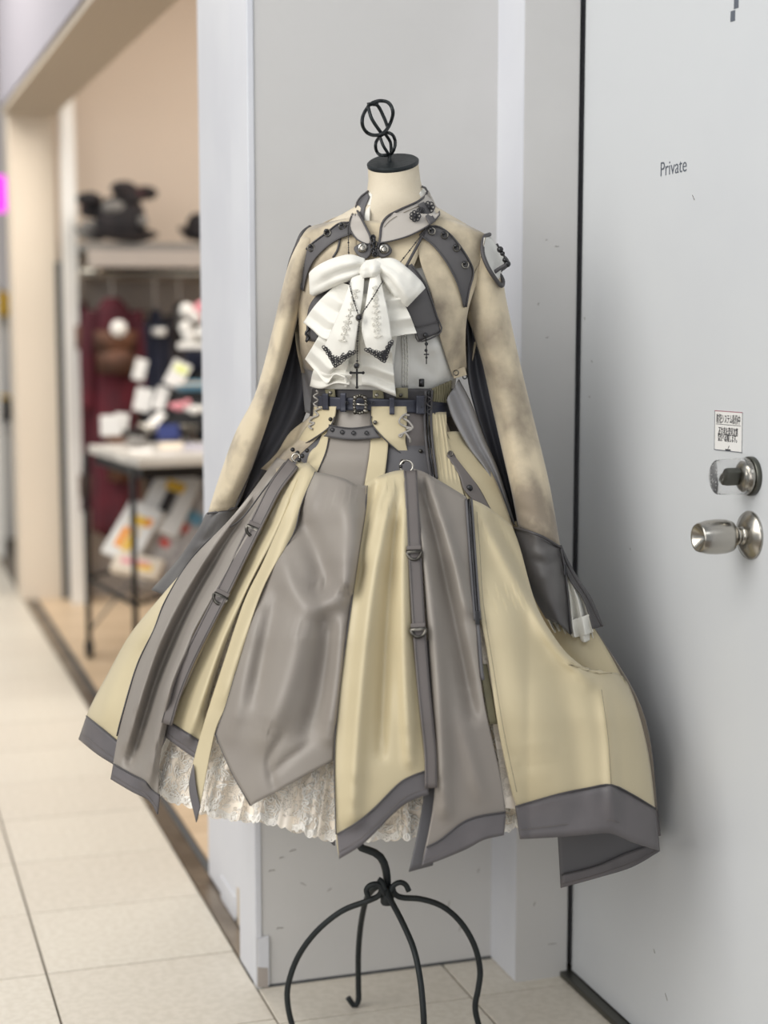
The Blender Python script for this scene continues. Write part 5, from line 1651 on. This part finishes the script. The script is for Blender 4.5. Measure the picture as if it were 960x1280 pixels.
def card(name, cat, label, px, d, w, h, tilt, mt, rot=0.0, prints=(), thick=.004, group=None):
    """flat pack or card facing the corridor, leaning back by tilt, turned in its plane by rot"""
    c = P(px[0], px[1], d)
    t = thing(name, label, cat, c, group)
    n = (-FH * math.cos(tilt) + Vector((0, 0, 1)) * math.sin(tilt)).normalized()
    r = RT.copy()
    u = n.cross(r).normalized()
    if u.z < 0:
        u = -u
    r2, u2 = r * math.cos(rot) + u * math.sin(rot), u * math.cos(rot) - r * math.sin(rot)
    obox('board', c, r2 * w, u2 * h, n * thick, mt, t, min(.002, thick * .4))
    for (cx, cy, pw, ph, pm_) in prints:
        obox('print', c + n * (thick + .001) + r2 * w * cx + u2 * h * cy, r2 * w * pw, u2 * h * ph, n * .001, pm_, t)
    return t


k6 = 6.1 / F_PX
card('price_card', 'card', 'blank white folded card standing at the near table corner', (139, 532), 6.12, 13 * k6, 13 * k6, .2, 'paper', .05, thick=.012)
card('price_card', 'card', 'small white card behind the folded card on the table', (152, 527), 6.3, 9 * k6, 11 * k6, .3, 'paper', -.1)
card('price_card', 'card', 'upright white card in front of the navy coat', (179, 500), 6.25, 11 * k6, 15 * k6, .25, 'paper', -.18)
card('price_card', 'card', 'narrow tilted white card beside the upright card', (201, 498), 6.2, 8 * k6, 15 * k6, .3, 'paper', -.3)
card('price_card', 'card', 'pale yellow tilted card with a green block above the others', (222, 468), 6.2, 12 * k6, 17 * k6, .3, 'paper', -.45, ((0.1, .45, .7, .3, 'lime'),))
card('price_card', 'card', 'long white strip card lying among black trinkets', (193, 527), 6.1, 6 * k6, 17 * k6, .9, 'paper', -.55)
card('pendant_card', 'card', 'white jewellery card hanging against the dark coat', (175, 462), 6.5, 8 * k6, 14 * k6, .1, 'white', -.25)
pc_ = [o_ for o_ in bpy.data.objects if o_.name == 'pendant_card'][0]
tube('stand', [P(176, 470, 6.51), Vector((P(176, 470, 6.51).x, P(176, 470, 6.51).y, ZT))], .004, 'black_metal', pc_)
card('box', 'box', 'dark blue box on the table beside the white jamb', (211, 541), 6.0, 13 * k6, 9 * k6, .2, 'bluebox', .05, thick=.03)
card('riser_tray', 'tray', 'flat blue and wood tray on the black riser', (243, 482), 6.2, 22 * k6, 7 * k6, 1.2, 'teal', .03, ((0, -.6, .98, .3, 'wood'),), thick=.012)
card('price_card', 'card', 'white card lying flat at the front corner of the table', (176, 566), 5.72, 13 * k6, 9 * k6, 1.25, 'paper', .2)
card('price_card', 'card', 'grey printed card lying flat between the folded card and the strip card', (170, 550), 5.95, 12 * k6, 9 * k6, 1.25, 'greycloth', -.3)
card('price_card', 'card', 'cream card lying flat before the dark blue box', (214, 558), 5.85, 14 * k6, 9 * k6, 1.25, 'cream', .1)
card('price_card', 'card', 'pale lilac card lying flat near the jamb end of the table', (244, 560), 5.8, 14 * k6, 10 * k6, 1.25, 'fascia', -.15)
rz = thing('display_riser', 'black stepped display riser on the table beside the white jamb', 'riser', P(240, 520, 6.3))
obox('step', P(240, 505, 6.35), RT * .11, UP * .05, FH * .08, 'black_metal', rz, .004)
obox('step', P(245, 466, 6.34), RT * .05, UP * .045, FH * .05, 'black_metal', rz, .004)
obox('step', P(238, 530, 6.25), RT * .12, UP * .03, FH * .10, 'black_metal', rz, .004)
rnd = random.Random(11)
kinds = [('silver skull trinket heap on the table', 'old_silver'), ('pale pink trinket on the black riser', 'pinkprint'), ('white bead cluster on the black riser', 'white'), ('grey trinket beside the blue box', 'greycloth'), ('bright silver clasp beside the narrow card', 'bright_metal'),
         ('black ring stand on the white table top', 'black_metal'), ('cream shell trinket along the table edge', 'cream'), ('wine red bead cluster along the table edge', 'burgundy')]
pos = [(232, 535), (224, 508), (243, 512), (228, 552), (186, 536), (165, 541), (200, 563), (228, 566)]
for (lb, mt_), (x, y) in zip(kinds, pos):
    c = P(x, y, 6.02)
    t = thing('trinket', lb, 'trinket', c, 'trinkets on the display table')
    sphere('charm', c, .022, mt_, t, 9, (1.1, .8, .8))
    sphere('bead', c + RT * .03 + UP * rnd.uniform(-.01, .015), .014, mt_, t, 8)
    sphere('bead', c - RT * .028 + UP * rnd.uniform(-.01, .015), .012, mt_, t, 8)
# white flowers in a pot at the jamb
fp = thing('flower_pot', 'white paper flowers in a dark pot on the riser beside the jamb', 'flowers', P(246, 440, 6.3))
lathe('pot', P(246, 447, 6.3), (0, 0, 1), [(-.05, .035), (.02, .05), (.025, .05), (.025, .04)], 'navy', fp, 16)
for i in range(9):
    sphere('blossom', P(246 + 14 * math.cos(i * 2.3), 400 + 20 * math.sin(i * 1.7), 6.3), .028, 'white' if i % 3 else 'pinkprint', fp, 8)
for i in range(4):
    tube('stem', [P(246, 440, 6.3), P(246 + 12 * math.cos(i * 2.3), 405 + 14 * math.sin(i * 1.7), 6.3)], .004, 'olive', fp, 6)
for (x, y) in ((240, 424),):
    obox('saucer', P(x, y + 8, 6.32), RT * .05, UP * .012, FH * .05, 'white', fp, .004)

# packs leaning in the rack below
k5 = 5.95 / F_PX
card('pattern_pack', 'pack', 'white pack printed with a black garment and gold heading', (211, 627), 5.95, 29 * k5, 42 * k5, .55, 'paper', -.36, ((0.02, .50, .42, .16, 'yellow'), (-.03, -.10, .22, .42, 'blackcloth'), (.22, -.05, .08, .38, 'greycloth')), .008, 'packs in the rack')
card('pattern_pack', 'pack', 'white pack printed with orange figures on the rack', (166, 665), 5.85, 23 * k5, 40 * k5, .6, 'paper', -.42, ((0.0, .40, .45, .16, 'yellow'), (-.35, -.30, .20, .36, 'orange'), (.15, -.32, .22, .38, 'yellow'), (.55, .45, .2, .15, 'orange')), .008, 'packs in the rack')
card('pattern_pack', 'pack', 'black pack wedged between the printed packs', (190, 672), 5.98, 14 * k5, 20 * k5, .5, 'blackcloth', -.4, (), .01, 'packs in the rack')
card('film_bag', 'bag', 'grey clear film bag with red and pale blue print', (226, 668), 5.93, 27 * k5, 62 * k5, .5, 'poly', -.62, ((.0, .42, .5, .12, 'teal'), (-.1, .12, .3, .10, 'redprint'), (-.3, -.35, .25, .08, 'redprint')), .014, 'packs in the rack')
card('film_bag', 'bag', 'crumpled pink and cream film bag on the lower wire shelf', (172, 708), 5.72, 30 * k5, 14 * k5, .9, 'cream', -.25, ((-.1, .1, .6, .3, 'pinkprint'), (.4, -.3, .3, .3, 'yellow')), .014, 'packs in the rack')
card('film_bag', 'bag', 'loose grey film bag sagging toward the floor', (198, 716), 6.1, 22 * k5, 22 * k5, .7, 'poly', -.2, ((.1, .1, .3, .3, 'pinkprint'),), .014, 'packs in the rack')
